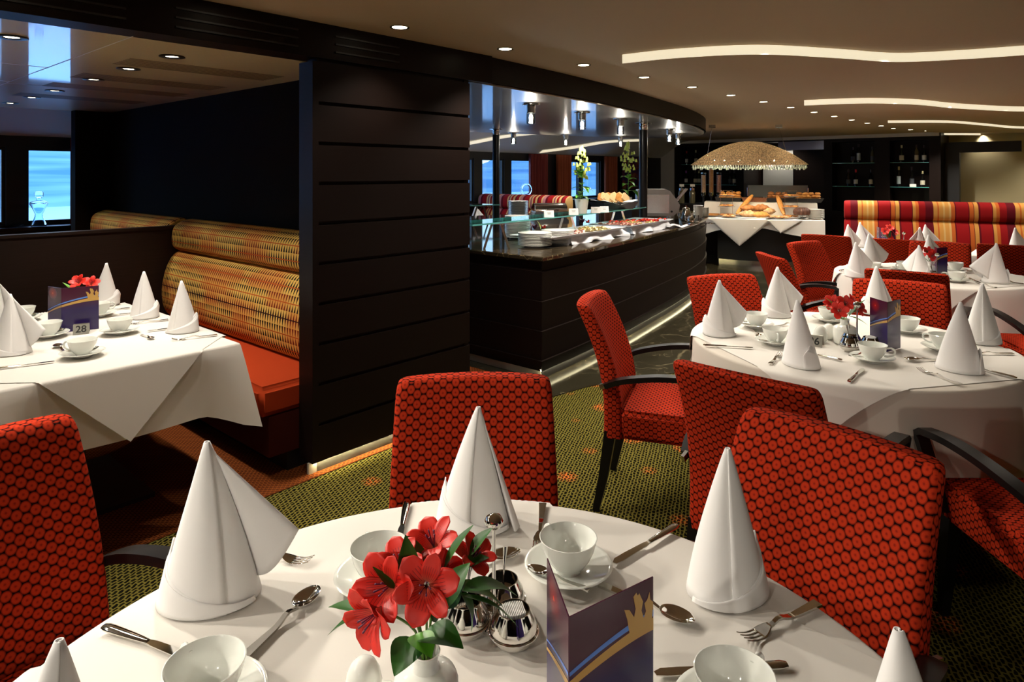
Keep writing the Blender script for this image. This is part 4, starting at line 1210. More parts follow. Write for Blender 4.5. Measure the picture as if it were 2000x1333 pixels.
# ---------------------------------------------------------------- table 26
napkin(P(1405, 653), .05, 'napkin cone at the left edge of table 26, nearest the side-on orange armchair', seed=5)
napkin(P(1517, 617), -.05, 'broad napkin cone at the back of table 26, left of its flowers', seed=6, s=1.02)
napkin(P(1563, 712), 1.9, 'napkin cone at the front of table 26, behind the armchair seen from behind', seed=2, wing=False)
napkin(P(1872, 722), 2.5, 'largest napkin cone at the front right of table 26', seed=3, s=1.03, wing=False)
napkin(P(1918, 668), .1, 'napkin cone at the right rear of table 26, its folded points at the right', mirror=True, seed=4, s=1.03, wing=False)
napkin(P(1712, 612), .1, 'napkin cone behind the menu of table 26', seed=5, drape=True)
cup(P(1477, 640), 'at the back left of table 26, beside the broad napkin', 2.9, 2.6)
cup(P(1514, 673), 'at the left of the front napkin on table 26', 4.5, 2.6)
cup(P(1704, 707), 'in front of the menu and chrome stand on table 26', -.5, .4)
cup(P(1842, 686), 'behind the largest napkin of table 26', 2.2)
cup(P(1620, 629), 'behind the flowers of table 26', 1.2, 3.0)
cup(P(1772, 650), 'right of the menu on table 26', 1.0)
pcut('knife', (1373, 676), (1462, 681), 'knife below the left napkin of table 26', anchor='a')
pcut('fork', (1495, 722), (1526, 692), 'fork left of the front napkin on table 26')
pcut('knife', (1645, 706), (1588, 694), 'knife right of the front napkin on table 26', anchor='a')
pcut('knife', (1658, 748), (1686, 722), 'knife standing towards the cup in front of the menu, front edge of table 26', anchor='a')
pcut('spoon', (1820, 705), (1766, 705), 'dessert spoon left of the largest napkin on table 26')
pcut('fork', (1886, 757), (1795, 723), 'fork below the largest napkin on table 26')
pcut('knife', (1985, 741), (1925, 725), 'knife right of the largest napkin on table 26', anchor='a')
pcut('fork', (1979, 693), (1912, 692), 'fork before the right rear napkin of table 26', anchor='a')
pcut('fork', (1512, 640), (1552, 633), 'fork before the broad back napkin of table 26', anchor='a')
pcut('spoon', (1478, 652), (1487, 664), 'dessert spoon left of the cup beside the front napkin, table 26')
pcut('knife', (1803, 658), (1846, 658), 'knife at the back right of table 26, behind a cup', anchor='a')
v2 = P(1650, 671); vase_proto('white porcelain vase on table 26, holding red flowers', v2, 1.08)
n2 = Vector((v2.x, v2.y, CL+.105)); d2 = v2.y
G2 = 'red alstroemerias on table 26'
def A2(px, py, dd=0): return at_d(px, py, d2+dd)
def bouquet(specs, neck, group, words, dd, size, leafs):
    for i, ((px, py, ex), w) in enumerate(zip(specs, words)):
        lv = [(neck.lerp(at_d(px, py, dd+ex), .25), at_d(qx, qy, dd+e2), .014, .006, mm) for (qx, qy, e2, mm) in leafs[i]]
        flower(at_d(px, py, dd+ex), (at_d(px, py, dd+ex)-neck)+Vector((0, -.10, .0)), size, w, neck, group, lv)
bouquet([(1625, 590, .02), (1652, 592, -.02), (1640, 606, -.06), (1682, 600, .0), (1668, 588, .04)], n2, G2,
        ['red flower at the left of the bouquet on table 26', 'red flower at the top of the bouquet on table 26', 'lowest red flower of the bouquet on table 26', 'red flower at the right of the bouquet on table 26, by the menu',
         'red flower at the back of the bouquet on table 26'], d2, .043,
        [[(1601, 597, 0, 'leaf'), (1612, 582, 0, 'leaf_bright')], [(1645, 577, 0, 'leaf')], [(1618, 612, -.05, 'leaf'), (1633, 621, -.05, 'leaf_bright')], [(1695, 636, -.02, 'leaf_bright'), (1690, 586, 0, 'leaf')], [(1695, 606, .02, 'leaf')]])
shaker(P(1603, 668), 'front egg shaped shaker left of the vase on table 26', 1.15); shaker(P(1619, 663), 'rear egg shaped shaker beside the vase on table 26', 1.15)
caddy(P(1674, 683), .55, 'chrome condiment stand before the menu of table 26', s=1.08)
m2 = P(1733, 688)
menu(m2, dir_of(m2, P(1695, 672)), dir_of(m2, P(1769, 676)), 'purple folded menu with gold crown on table 26', w=.118, wl=.118)
number_plate('26', P(1592, 675), -.64, 'small metal table number reading 26, half hidden by a napkin', 1.1)

# ---------------------------------------------------------------- booth table 28
napkin(P(205, 596), .15, 'napkin cone at the far end of booth table 28, behind the menu', mirror=True, seed=4, s=.95, wing=False)
napkin(P(281, 620), .15, 'middle napkin cone on the bench side of booth table 28', mirror=True, seed=5, s=.95, wing=False)
napkin(P(356, 647), .15, 'napkin cone nearest the bench corner of booth table 28', mirror=True, seed=6, s=.95, wing=False)
napkin(P(22, 690), .0, 'napkin cone with a wide flap at the left end of booth table 28', seed=1, s=.98)
napkin(P(-12, 648), .0, 'napkin cone cut by the left picture edge on booth table 28', seed=2, s=1.0)
cup(P(95, 659), 'in front of the purple menu on booth table 28', 3.4, .5)
cup(P(161, 697), 'nearest the front edge of booth table 28', 3.1, .6)
cup(P(234, 652), 'right of the table number 28', 2.6, 3.6)
cup(P(45, 627), 'at the left rear of booth table 28', 3.0, .5)
cup(P(194, 618), 'behind the right side of the menu on booth table 28', 1.0)
pcut('spoon', (135, 697), (110, 676), 'dessert spoon left of the front cup on booth table 28')
pcut('spoon', (43, 636), (64, 652), 'dessert spoon left of the menu on booth table 28')
pcut('fork', (424, 656), (352, 664), 'fork before the napkin at the bench corner of booth table 28', anchor='a')
pcut('fork', (328, 626), (272, 632), 'fork before the middle napkin of booth table 28', anchor='a')
pcut('fork', (253, 603), (202, 608), 'fork before the far napkin of booth table 28', anchor='a')
pcut('knife', (326, 644), (288, 649), 'knife left of the bench corner napkin of booth table 28', anchor='b')
pcut('knife', (252, 614), (218, 618), 'knife left of the middle napkin of booth table 28', anchor='b')
pcut('teaspoon', (281, 657), (299, 664), 'small spoon lying alone on the right of booth table 28')
pcut('knife', (-3, 722), (107, 708), 'knife at the front edge of booth table 28', anchor='b')
v3 = P(152, 628); vase_proto('white porcelain vase behind the menu on booth table 28', v3, 1.0)
n3 = Vector((v3.x, v3.y, CL+.098))
bouquet([(150, 549, -.02), (178, 551, .02)], n3, 'red alstroemerias on booth table 28', ['left red flower above the menu of booth table 28', 'right red flower above the menu of booth table 28'], v3.y, .045,
        [[(122, 552, 0, 'leaf_bright'), (140, 566, 0, 'leaf_bright')], [(172, 563, 0, 'leaf_bright'), (145, 556, 0, 'leaf')]])
m3 = P(120, 650)
menu(m3, dir_of(m3, P(76, 641)), dir_of(m3, P(187, 643)), 'purple folded menu with gold crown on booth table 28', w=.150, wl=.115)
number_plate('28', P(159, 651), .50, 'small metal table number reading 28', 1.1)

# ---------------------------------------------------------------- middle round table and the tables by the banquette
napkin(P(1672, 541), .1, 'napkin cone with folded points at the left of the middle round table', seed=5)
napkin(P(1700, 521), -.1, 'napkin cone with a wide flap at the back left of the middle round table', seed=1, s=1.05)
napkin(P(1798, 545), 2.0, 'napkin cone just behind the chairs in front of the middle round table', seed=2, s=.95)
napkin(P(1816, 519), .1, 'napkin cone behind the flowers of the middle round table', seed=3, s=1.0)
napkin(P(1943, 552), 2.7, 'tall napkin cone at the right of the middle round table', seed=4, s=1.08)
cup(P(1706, 531), 'at the left of the middle round table', 2.9)
cup(P(1766, 529), 'at the back of the middle round table', 3.4, .3)
cup(P(1868, 551), 'at the front right of the middle round table', .2, .5, s=1.0)
cup(P(1866, 531), 'behind the menu of the middle round table', .3)
pcut('knife', (1893, 545), (1918, 555), 'knife left of the tall napkin on the middle round table', anchor='a')
pcut('fork', (1945, 563), (1905, 553), 'fork below the tall napkin on the middle round table', anchor='a')
pcut('fork', (1998, 556), (1980, 553), 'fork at the right edge of the middle round table', anchor='a')
pcut('knife', (1640, 530), (1655, 527), 'knife at the left edge of the middle round table', anchor='a')
pcut('spoon', (1735, 531), (1750, 528), 'dessert spoon at the back of the middle round table')
pcut('knife', (1888, 531), (1912, 531), 'knife behind the cup at the right of the middle round table', anchor='a')
v4 = P(1818, 537); vase_proto('white porcelain vase of the middle round table', v4, 1.0)
n4 = Vector((v4.x, v4.y, CL+.098))
bouquet([(1796, 498, 0), (1814, 490, 0), (1823, 500, -.05)], n4, 'red alstroemerias on the middle round table', ['left red flower on the middle round table', 'topmost red flower on the middle round table', 'right red flower on the middle round table'], v4.y, .045, [[], [(1806, 487, 0, 'leaf')], [(1830, 506, 0, 'leaf')]])
m4 = P(1830, 541); menu(m4, dir_of(m4, P(1817, 530)), dir_of(m4, P(1856, 538)), 'purple folded menu on the middle round table', w=.125, wl=.11, crown=False)
caddy(P(1830, 547), .5, 'chrome condiment stand before the menu of the middle round table')
for (u, v, rz, w, sd, mi) in ((7.42, 1.78, 0, 'taller napkin cone at the left of the table before the banquette', 1, False), (7.03, 1.80, .1, 'leftmost napkin cone on the table before the banquette', 5, False),
                       (7.50, 1.22, 0, 'taller right napkin cone on the table before the banquette', 3, False), (7.08, 1.20, .1, 'shorter right napkin cone on the table before the banquette', 5, True)):
    napkin(RW(u, v), rz, w, seed=sd, mirror=mi)
napkin(RW(7.62, .53), .2, 'napkin cone at the right picture edge before the striped banquette', seed=4)
v5 = RW(7.32, 1.50); vase_proto('white porcelain vase on the table before the banquette', v5)
n5 = Vector((v5.x, v5.y, CL+.098)); c5_ = n5+Vector((0, 0, .09))
for i, (dx, dz, w) in enumerate(((-.05, .0, 'left'), (.0, .035, 'top'), (.05, -.005, 'right'), (.0, -.05, 'lowest'))):
    flower(c5_+Vector((dx, -.01, dz)), (dx*4, -.6, .5+dz*4), .046, f'{w} red flower on the table before the banquette', n5, 'red alstroemerias on the table before the banquette',
           [(n5, c5_+Vector((dx*2, -.02, dz*1.2-.03)), .015, .006, 'leaf')])
m5 = RW(7.36, 1.60); menu(m5, dir_of(m5, fl(1691, 470, .74)), dir_of(m5, RW(7.30, 1.30)), 'purple menu standing open behind the flowers before the banquette', w=.15, wl=.15, open_inside=True)
caddy(RW(7.22, 1.36), .2, 'chrome condiment stand on the table before the banquette')

# ---------------------------------------------------------------- buffet island
def sweep_path(bm, path, prof):            # profile of (outward, z) along a closed plan path
    n = len(path); R_ = []
    for i, p in enumerate(path):
        a = path[i-1]; b = path[(i+1) % n]
        t1 = (p-a).normalized(); t2 = (b-p).normalized()
        n1 = Vector((t1.y, -t1.x, 0)); n2_ = Vector((t2.y, -t2.x, 0)); m_ = (n1+n2_).normalized(); k = 1/max(.5, m_.dot(n1))
        R_.append([bm.verts.new((p.x+m_.x*o*k, p.y+m_.y*o*k, z)) for o, z in prof])
    for i in range(n):
        a, b = R_[i], R_[(i+1) % n]
        for q in range(len(prof)-1): bm.faces.new((a[q], b[q], b[q+1], a[q+1]))
    return R_
pl = island(3.68, .0)
path = [RW(p.x, p.y) for p in pl]
ct = thing('buffet_counter', 'long curved buffet island clad in dark lapped boards with a marble top', 'buffet counter', RW(6.5, 4.9))
off = Vector(ct.location)
def local(path): return [p-off for p in path]
bm = B()
prof = []
tops = [.865, .789, .576, .362, .149]
prof = [(-.012, .868)]
zs_ = [.865, .789, .576, .362, .149, .085]
for k in range(5):
    a, b = zs_[k], zs_[k+1]
    prof += [(.012, a), (-.006, b+.004), (-.006, b)]
prof[-1] = (-.006, .070); prof[-2] = (-.004, .074)
prof += [(-.0072, .070), (-.0072, .085), (-.06, .085)]
sweep_path(bm, local(path), prof); boxuv(bm); obj('board_cladding', bm, M['wood'], ct, smooth=25)
bm = B(); prism(bm, [p for p in local(path)], .0, .866); bmesh.ops.scale(bm, vec=(.985, .985, 1), verts=bm.verts); obj('carcass', bm, M['black'], ct, smooth=0)
bm = B(); R_ = sweep_path(bm, local(path), [(-.02, .866), (.028, .866), (.034, .872), (.034, .894), (.028, .900), (-.02, .900)])
bm.faces.new([r[-1] for r in R_]); obj('marble_top', bm, M['marble'], ct, smooth=30)
bm = B(); sweep_path(bm, local(path), [(-.034, 0.006), (-.036, .085)]); obj('kick_plate', bm, M['kick'], ct, smooth=30)
bm = B()
lp = local(path)
for i in range(0, 46):
    q = []
    for j, o_, z_ in ((i, -.0075, .072), (i+1, -.0075, .072), (i+1, -.0125, .0842), (i, -.0125, .0842)):
        tt = (lp[j+1]-lp[max(j-1, 0)]).normalized(); q.append(bm.verts.new((lp[j].x+tt.y*o_, lp[j].y-tt.x*o_, z_)))
    bm.faces.new(q)
obj('led_strip', bm, M['led'], ct, smooth=30)
ct_led = [point('counter_led', (0, 0, 0), 0, (1, .85, .5))][0:0]

CZ = .90
def C(px, py, z=CZ): return fl(px, py, z)
# plates: every plate of a stack is a thing
def plate_mesh(r):
    bm = B(); lathe(bm, [(0, .004), (r*.52, .004), (r*.56, 0), (r*.60, 0), (r*.64, .005), (r*.82, .012), (r, .0160), (r*1.006, .0180), (r*1.004, .0215), (r*.985, .0225), (r*.80, .0160), (r*.62, .0085), (0, .007)], 32); return bm
ORD = ['lowest', 'second', 'third', 'fourth', 'fifth', 'sixth', 'seventh', 'eighth', 'ninth', 'tenth', 'eleventh', 'twelfth', 'thirteenth', 'fourteenth', 'fifteenth', 'sixteenth', 'seventeenth', 'eighteenth', 'nineteenth', 'twentieth']
PLATES = {}
def stack(p, r, n, dz, words, z=CZ):
    for k in range(n):
        if r not in PLATES: PLATES[r] = obj('dinner_plate', plate_mesh(r), M['china'], smooth=40); o = PLATES[r]
        else: o = dup(PLATES[r])
        o.location = (p.x, p.y, z+.001+dz*k); w = 'topmost white plate' if k == n-1 else f'{ORD[k]} white plate from below' if k else 'lowest white plate'
        tag(o, f'{w} of the {words}', 'plate', 'plates stacked on the buffet')
stack(C(1045, 482), .138, 9, .0118, 'front left plate stack on the marble counter')
stack(C(1089, 476), .138, 9, .0118, 'front right plate stack beside the nearest platter')
stack(C(1011, 466), .118, 16, .0125, 'tall plate stack under the glass shelf')
stack(C(1012, 424), .140, 14, .0150, 'rear plate stack behind the glass shelf')

# glass shelves on steel A-legs
def shelf(front, depth, z, words, legs_at):
    ctr = Vector((sum(a for a, b in front)/len(front), sum(b for a, b in front)/len(front), 0)); loc = RW(ctr.x, ctr.y)
    t = thing('glass_shelf', words, 'shelf', loc, 0, 'glass shelves on the buffet')
    c = crom([(a, b, 0) for a, b in front], 5)
    poly = [RW(p.x, p.y)-loc for p in c]+[RW(p.x, p.y+depth)-loc for p in reversed(c)]
    bm = B(); prism(bm, poly, z-.012, z, sides=False); obj('glass_panel', bm, M['shelf_glass'], t, smooth=0)
    bm = B(); prism(bm, poly, z-.0121, z+.0001, top=False, bottom=False); obj('glass_edge', bm, M['glass_edge'], t, smooth=0)
    for (u, v) in legs_at:
        for sg in (-1, 1):
            a = RW(u+.02*sg, v+.05, CZ)-loc; b = RW(u+.0, v+.05, z-.012)-loc
            a = a+Vector((sg*.085, 0, 0)); b = b+Vector((sg*.035, 0, 0))
            bm = B(); bar(bm, [a, b], .030, .018, up=(1, 0, 0)); bevel(bm, .004, 2); obj('leg', bm, M['steel'], t, smooth=40)
        bm = B(); pz = RW(u, v+.05, z-.018)-loc; box(bm, pz, (.13, .04, .008)); obj('bracket', bm, M['steel'], t, smooth=0)
    return t
SZ = 1.115
shelf([(3.50, 3.47), (3.84, 3.49), (5.0, 3.58), (6.4, 3.77), (6.7, 3.83)], .30, SZ, 'long glass shelf on steel legs over the food platters', [(3.84, 3.49), (4.95, 3.62), (6.05, 3.76)])
shelf([(5.15, 5.60), (5.5, 5.56), (5.98, 5.45)], .30, SZ, 'short glass shelf on steel legs at the far side of the buffet, left', [(5.75, 5.52)])

# little standing cards
def tent(p, z, rz, label, w=.085, h=.062):
    bm = B(); box(bm, (0, -.012, h/2), (w, .0012, h), rx=-.35); box(bm, (0, .012, h/2), (w, .0012, h), rx=.35)
    o = obj('food_card', bm, M['card'], loc=(p.x, p.y, z), rot=(0, 0, rz), smooth=0); tag(o, label, 'card', 'folded white food cards')
    bm = B(); box(bm, (0, -.0136, h*.52), (w*.32, .0006, h*.09), rx=-.35); box(bm, (0, -.0136, h*.70), (w*.4, .0006, h*.05), rx=-.35); obj('print', bm, M['silver_plate'], o, smooth=0)
tent(C(1072, 425, SZ), SZ, .12, 'leftmost white food card on the long glass shelf'); tent(C(1120, 420.5, SZ), SZ, .05, 'white food card at the foot of the near plant pot')
tent(C(1163, 416.5, SZ), SZ, .1, 'third white food card along the long glass shelf, before the bread tray'); tent(C(1180, 415.3, SZ), SZ, .1, 'fourth white food card along the long glass shelf, before the bread tray')

# bell plants
def bell_plant(p, z, h, label, seed, pot_r=.068, dens=1.0):
    rnd = random.Random(seed); t = thing('potted_plant', label, 'plant', (p.x, p.y, z), 0, 'green bell plants on the buffet')
    ph = pot_r*2.0
    bm = B(); lathe(bm, [(0, .002), (pot_r*.70, .002), (pot_r*.72, 0), (pot_r*1.0, ph), (pot_r*.93, ph), (pot_r*.90, ph*.9), (0, ph*.88)], 28); obj('pot', bm, M['porcelain'], t, smooth=40)
    bm = B(); tube(bm, [(0, 0, ph*.85), (.006, .004, h*.5), (-.004, 0, h*.96)], .0045, 6); obj('stem', bm, M['stem'], t, smooth=80)
    for k in range(int(13*dens)):
        a = rnd.uniform(0, 6.28); z0 = ph+rnd.uniform(.0, .48)*(h-ph); L = rnd.uniform(.08, .14)*h/.62; el = rnd.uniform(-.7, .45)
        bm = B(); leaf_mesh(bm, (0, 0, z0), (L*math.cos(a)*math.cos(el), L*math.sin(a)*math.cos(el), z0+L*math.sin(el)), L*.27, L*.16); obj('leaf', bm, M['leaf_bright'], t, smooth=180)
    for k in range(int(62*dens)):
        f = rnd.random(); a = rnd.uniform(0, 6.28); zz = h*(.55+.45*f); rr = (.018+.085*math.sin(PI*min(1, .12+f*.93))*(1-f*.55))*h/.62*rnd.uniform(.35, 1)
        c = (rr*math.cos(a), rr*math.sin(a), zz); s = rnd.uniform(.8, 1.2)*h/.62
        bm = B(); lathe(bm, [(0, 0), (.0045*s, -.002*s), (.0095*s, -.012*s), (.0115*s, -.024*s), (.0125*s, -.031*s), (.009*s, -.027*s), (0, -.012*s)], 9, c=c); obj('bract', bm, M['bract'], t, smooth=60)
    return t
bell_plant(C(1136, 417, SZ), SZ, .655, 'near bell flowered green plant in a white pot on the long glass shelf', 3)
pp = RW(7.02, 4.28)
bm = B(); box(bm, (pp.x, pp.y, 1.0), (.26, .26, .2), rz=ROOM_Z); tag(obj('riser', bm, M['black'], smooth=0), 'black riser box beneath the second bell plant', 'riser')
bell_plant(pp, 1.10, .80, 'second green bell plant, farther back between bread tray and dark column', 8, .05, .75)

# platters of cold cuts on cloth wrapped risers
def crumple(words, u0, u1, v0, v1, h, seed):
    rnd = random.Random(seed); c = RW((u0+u1)/2, (v0+v1)/2, CZ); w, d = u1-u0, v1-v0
    bm = B(); N = 120; ph = [rnd.uniform(0, 6) for _ in range(5)]
    def f(a, b):
        s = a*4; k = int(s) % 4; q = s-int(s) if a < 1 else 0
        cs = ((-1, -1), (1, -1), (1, 1), (-1, 1)); p0, p1 = cs[k], cs[(k+1) % 4]
        x = p0[0]+(p1[0]-p0[0])*q; y = p0[1]+(p1[1]-p0[1])*q
        r = .015*math.sin(a*70+ph[0]+b*2)+.012*math.sin(a*41+ph[1]-b*3)+.008*math.sin(a*133+ph[2])
        out = .0+b*.035+r*(.3+b)*1.1
        return Vector((x*(w/2+out), y*(d/2+out), h*(1-b)+.002+.006*math.sin(a*55+b*9)*b))
    sheet(bm, f, N, 8)
    bm.faces.new([bm.verts.new((x*w/2, y*d/2, h)) for x, y in ((-1, -1), (1, -1), (1, 1), (-1, 1))])
    o = obj('draped_cloth', bm, M['platter'], loc=c, rot=(0, 0, ROOM_Z+.09), smooth=180); return tag(o, words, 'cloth', 'crumpled cloths under the platters')
def platter(words, u, v, w, d, z, rz=.09):
    def ring(k, zz): return [Vector((x*w/2*k, y*d/2*k, zz)) for x, y in ((-1, -1), (1, -1), (1, 1), (-1, 1))]
    bm = B(); loft(bm, [ring(.86, 0), ring(1.0, .022), ring(1.0, .026), ring(.84, .008)]); bmesh.ops.subdivide_edges(bm, edges=bm.edges, cuts=1)
    o = obj('platter', bm, M['platter'], loc=RW(u, v, z), rot=(0, 0, ROOM_Z+rz), smooth=30); return tag(o, words, 'platter', 'white platters on the buffet')
def slices(words, u, v, w, d, z, mats, n, seed, rz=.09, r=.045):
    rnd = random.Random(seed); o = None
    for mi, m in enumerate(mats):
        bm = B()
        for k in range(n):
            x = rnd.uniform(-.5, .5)*w*.86; x = -w*.43+w*.86*((mi+rnd.random())/len(mats)); y = rnd.uniform(-.44, .44)*d*.84
            a, b = rnd.uniform(-.5, .5), rnd.uniform(-.5, .5); rr = r*rnd.uniform(.7, 1.1)
            sheet(bm, lambda s, t_, x=x, y=y, a=a, b=b, rr=rr: Vector((x+rr*(s-.5)*1.5, y+rr*(t_-.5)*1.5, .012+.010*rnd.random()+a*rr*(s-.5)*.7+b*rr*(t_-.5)*.5+.012*math.sin(s*3+t_*4))), 3, 3)
        q = obj(['sliced_cold_cuts', 'sliced_cheese', 'cut_vegetables'][mi % 3], bm, m, loc=RW(u, v, z), rot=(0, 0, ROOM_Z+rz), smooth=60, kind='stuff')
        q['label'] = f"{['pink', 'pale yellow', 'bright red'][mi % 3]} slices heaped on the {words}"; q['category'] = 'food'
crumple('crumpled white cloth under the nearest food platter', 4.45, 5.40, 3.32, 3.60, .065, 1)
platter('nearest long white platter of cold cuts on the buffet', 4.72, 3.45, 1.30, .40, .966)
slices('nearest platter', 4.85, 3.45, 1.0, .38, .966, [M['ham'], M['cheese']], 16, 5)
crumple('crumpled white cloth under the far food platter', 5.62, 6.55, 3.45, 3.78, .065, 2)
platter('far white platter of peppers and cheese on the buffet', 6.05, 3.63, 1.15, .46, .966, .13)
slices('far platter', 6.05, 3.63, 1.05, .44, .966, [M['ham'], M['cheese'], M['tomato']], 18, 6, .13)
def blob(name, bm_fn, m, p, label, cat, group=None, rz=0, rx=0, ry=0):
    bm = B(); bm_fn(bm); o = obj(name, bm, m, loc=p, rot=(rx, ry, rz), smooth=60); return tag(o, label, cat, group)
def tomato(bm):
    for k in range(5):
        a = k*1.2566; sheet(bm, lambda s, t_, a=a: Vector(((.008+.030*s)*math.cos(a+(t_-.5)*.9*(1-s*.6)), (.008+.030*s)*math.sin(a+(t_-.5)*.9*(1-s*.6)), .004+.028*s*s+.012*math.sin(PI*s))), 5, 5)
    lathe(bm, [(0, 0), (.018, .003), (.022, .012), (.012, .020), (0, .022)], 12)
blob('tomato_flower', tomato, M['tomato'], C(1062, 447, .99), 'red tomato cut as a flower at the left of the nearest platter', 'garnish', 'garnishes on the platters')
blob('tomato_flower', tomato, M['tomato'], C(1148, 436, .99), 'red tomato cut as a flower between the two platters', 'garnish', 'garnishes on the platters')
def lettuce(bm):
    for k in range(6):
        a = k*1.05; leaf_mesh(bm, (0, 0, 0), (.05*math.cos(a), .05*math.sin(a), .035+.01*(k % 3)), .016, .006)
blob('radicchio', lettuce, M['purple_leaf'], C(1044, 449, .985), 'purple radicchio leaves at the left end of the nearest platter', 'garnish', 'garnishes on the platters')
blob('radicchio', lettuce, M['purple_leaf'], C(1137, 437, .985), 'purple radicchio leaves before the far platter', 'garnish', 'garnishes on the platters')
def chic(bm): leaf_mesh(bm, (0, 0, 0), (-.035, .01, .085), .014, .006)
blob('chicory_leaf', chic, M['bract'], C(1056, 449, .985), 'pale chicory leaf standing up on the nearest platter', 'garnish', 'garnishes on the platters')
for k in range(11):
    px = 1195+10.5*k
    def strip(bm, k=k): bar(bm, crom([(-.03, 0, .004), (0, .004, .016), (.03, 0, .006)], 3), .016, .006)
    blob('pepper_strip', strip, M['tomato'], C(px, 434-.55*k+(k % 3), 1.0), f'{ORD[k].replace("lowest", "first")} red pepper strip from the left along the far platter', 'garnish', 'red pepper strips on the far platter', rz=.6+.4*math.sin(k*2))
# black tray of bread on the shelf
tp = C(1198, 408, SZ)
t = thing('bread_tray', 'black tray lined with cloth and sliced bread on the glass shelf', 'tray', (tp.x, tp.y, SZ), .45)
bm = B()
def rr(w, d, z): return [Vector((x*w/2, y*d/2, z)) for x, y in ((-1, -1), (1, -1), (1, 1), (-1, 1))]
loft(bm, [rr(.36, .22, 0), rr(.44, .30, .075), rr(.43, .29, .075), rr(.35, .21, .006)]); obj('tray', bm, M['black'], t, smooth=0)
bm = B(); sheet(bm, lambda a, b: Vector(((a-.5)*.44, (b-.5)*.30, .05+.045*abs(a-.5)*2+.012*math.sin(a*13)*math.sin(b*9))), 16, 10); obj('lining_cloth', bm, M['napkin'], t, smooth=180)
for k in range(9):
    def sl(bm): prism(bm, [(-.05, -.04), (.05, -.04), (.052, .03), (.04, .045), (-.04, .045), (-.052, .03)], -.006, .006); bevel(bm, .003, 1)
    x = -.15+.037*k; q = Matrix.Rotation(.45, 3, 'Z') @ Vector((x, .02*math.sin(k*3), 0))
    blob('bread_slice', sl, M['slice'] if k % 3 else M['roll'], (tp.x+q.x, tp.y+q.y, SZ+.115+.008*(k % 2)), 'slice of pale bread in the black tray on the glass shelf', 'bread', 'bread slices in the black tray', rz=.45, rx=1.2, ry=.5+.1*(k % 3))
# chafing dish
def chafer():
    p = C(1073, 425); t = thing('chafing_dish', 'stainless steel roll top chafing dish behind the glass shelf', 'chafing dish', (p.x, p.y, CZ), .15)
    bm = B(); box(bm, (0, 0, .05), (.46, .34, .08)); bevel(bm, .012, 2); obj('body', bm, M['steel'], t, smooth=40)
    bm = B(); rings = [[Vector((x, -.16*math.cos(PI*k/16), .085+.11*math.sin(PI*k/16))) for k in range(17)] for x in (-.215, -.21, .21, .215)]
    loft(bm, rings, cap=True); obj('roll_top_lid', bm, M['chrome'], t, smooth=40)
    bm = B(); tube(bm, crom([(-.08, -.16, .10), (-.07, -.20, .12), (.07, -.20, .12), (.08, -.16, .10)], 4), .006, 8); obj('handle', bm, M['chrome'], t, smooth=80)
    for sx in (-1, 1):
        for sy in (-1, 1):
            bm = B(); box(bm, (sx*.19, sy*.13, .006), (.03, .03, .012)); obj('foot', bm, M['steel'], t, smooth=0)
chafer()
# conveyor toaster
def toaster():
    p = C(1288, 431); t = thing('conveyor_toaster', 'big stainless steel conveyor toaster at the end of the buffet, by the dark column', 'toaster', (p.x, p.y+.1, CZ), -.12)
    prof = [(-.27, .06), (.17, .06), (.24, .12), (.255, .20), (.19, .30), (.13, .375), (.08, .395), (-.20, .395), (-.26, .385), (-.27, .36)]
    bm = B(); loft(bm, [[Vector((x, y, z)) for x, z in prof] for y in (-.19, .19)]); bevel(bm, .010, 2); obj('housing', bm, mat('dull_toaster_steel', (.34, .33, .31), .33, 1.0), t, smooth=30)
    bm = B(); loft(bm, [[Vector((x, y, z)) for x, z in ((.205, .285), (.135, .378), (.13, .372), (.20, .28))] for y in (-.15, .15)]); obj('opening', bm, M['black'], t, smooth=0)
    bm = B(); prism(bm, [(-.2, -.1955), (.12, -.1955), (.12, -.1925), (-.2, -.1925)], .10, .33); obj('side_panel', bm, M['steel'], t, smooth=0)
    bm = B()
    for k in range(9): tube(bm, [(.21, -.13+.0325*k, .22), (.36, -.13+.0325*k, .40)], .0028, 6)
    tube(bm, [(.21, -.135, .22), (.21, .135, .22)], .004, 6); tube(bm, [(.36, -.135, .40), (.36, .135, .40)], .004, 6); obj('wire_rack', bm, M['chrome'], t, smooth=80)
    for sx in (-.22, .14):
        for sy in (-.15, .15):
            bm = B(); lathe(bm, [(0, 0), (.016, 0), (.012, .06), (0, .06)], 10, c=(sx, sy, 0)); obj('foot', bm, M['steel'], t, smooth=40)
    bm = B(); lathe(bm, [(0, 0), (.014, 0), (.014, .02), (0, .02)], 12); bmesh.ops.rotate(bm, matrix=Matrix.Rotation(PI/2, 3, 'X'), verts=bm.verts); bmesh.ops.translate(bm, vec=(.15, -.19, .12), verts=bm.verts); obj('knob', bm, M['black'], t, smooth=40)
toaster()
# columns between counter and canopy
for (u, v, r, w) in ((6.28, 5.80, .045, 'slim dark column with chrome collar standing on the far side of the buffet'), (6.66, 3.86, .047, 'dark round column with chrome collar at the front of the buffet, before the toaster')):
    t = thing('column', w, 'column', RW(u, v, CZ), 0, 'columns on the buffet')
    bm = B(); lathe(bm, [(0, 0), (r, 0), (r, 1.09), (0, 1.09)], 24); obj('shaft', bm, M['black_wood'], t, smooth=40)
    bm = B(); lathe(bm, [(r*.55, 1.09), (r*1.02, 1.092), (r*1.02, 1.15), (r*.9, 1.158), (r*2.0, 1.166), (r*2.0, 1.169), (0, 1.169)], 24); obj('chrome_collar', bm, M['chrome'], t, smooth=40)
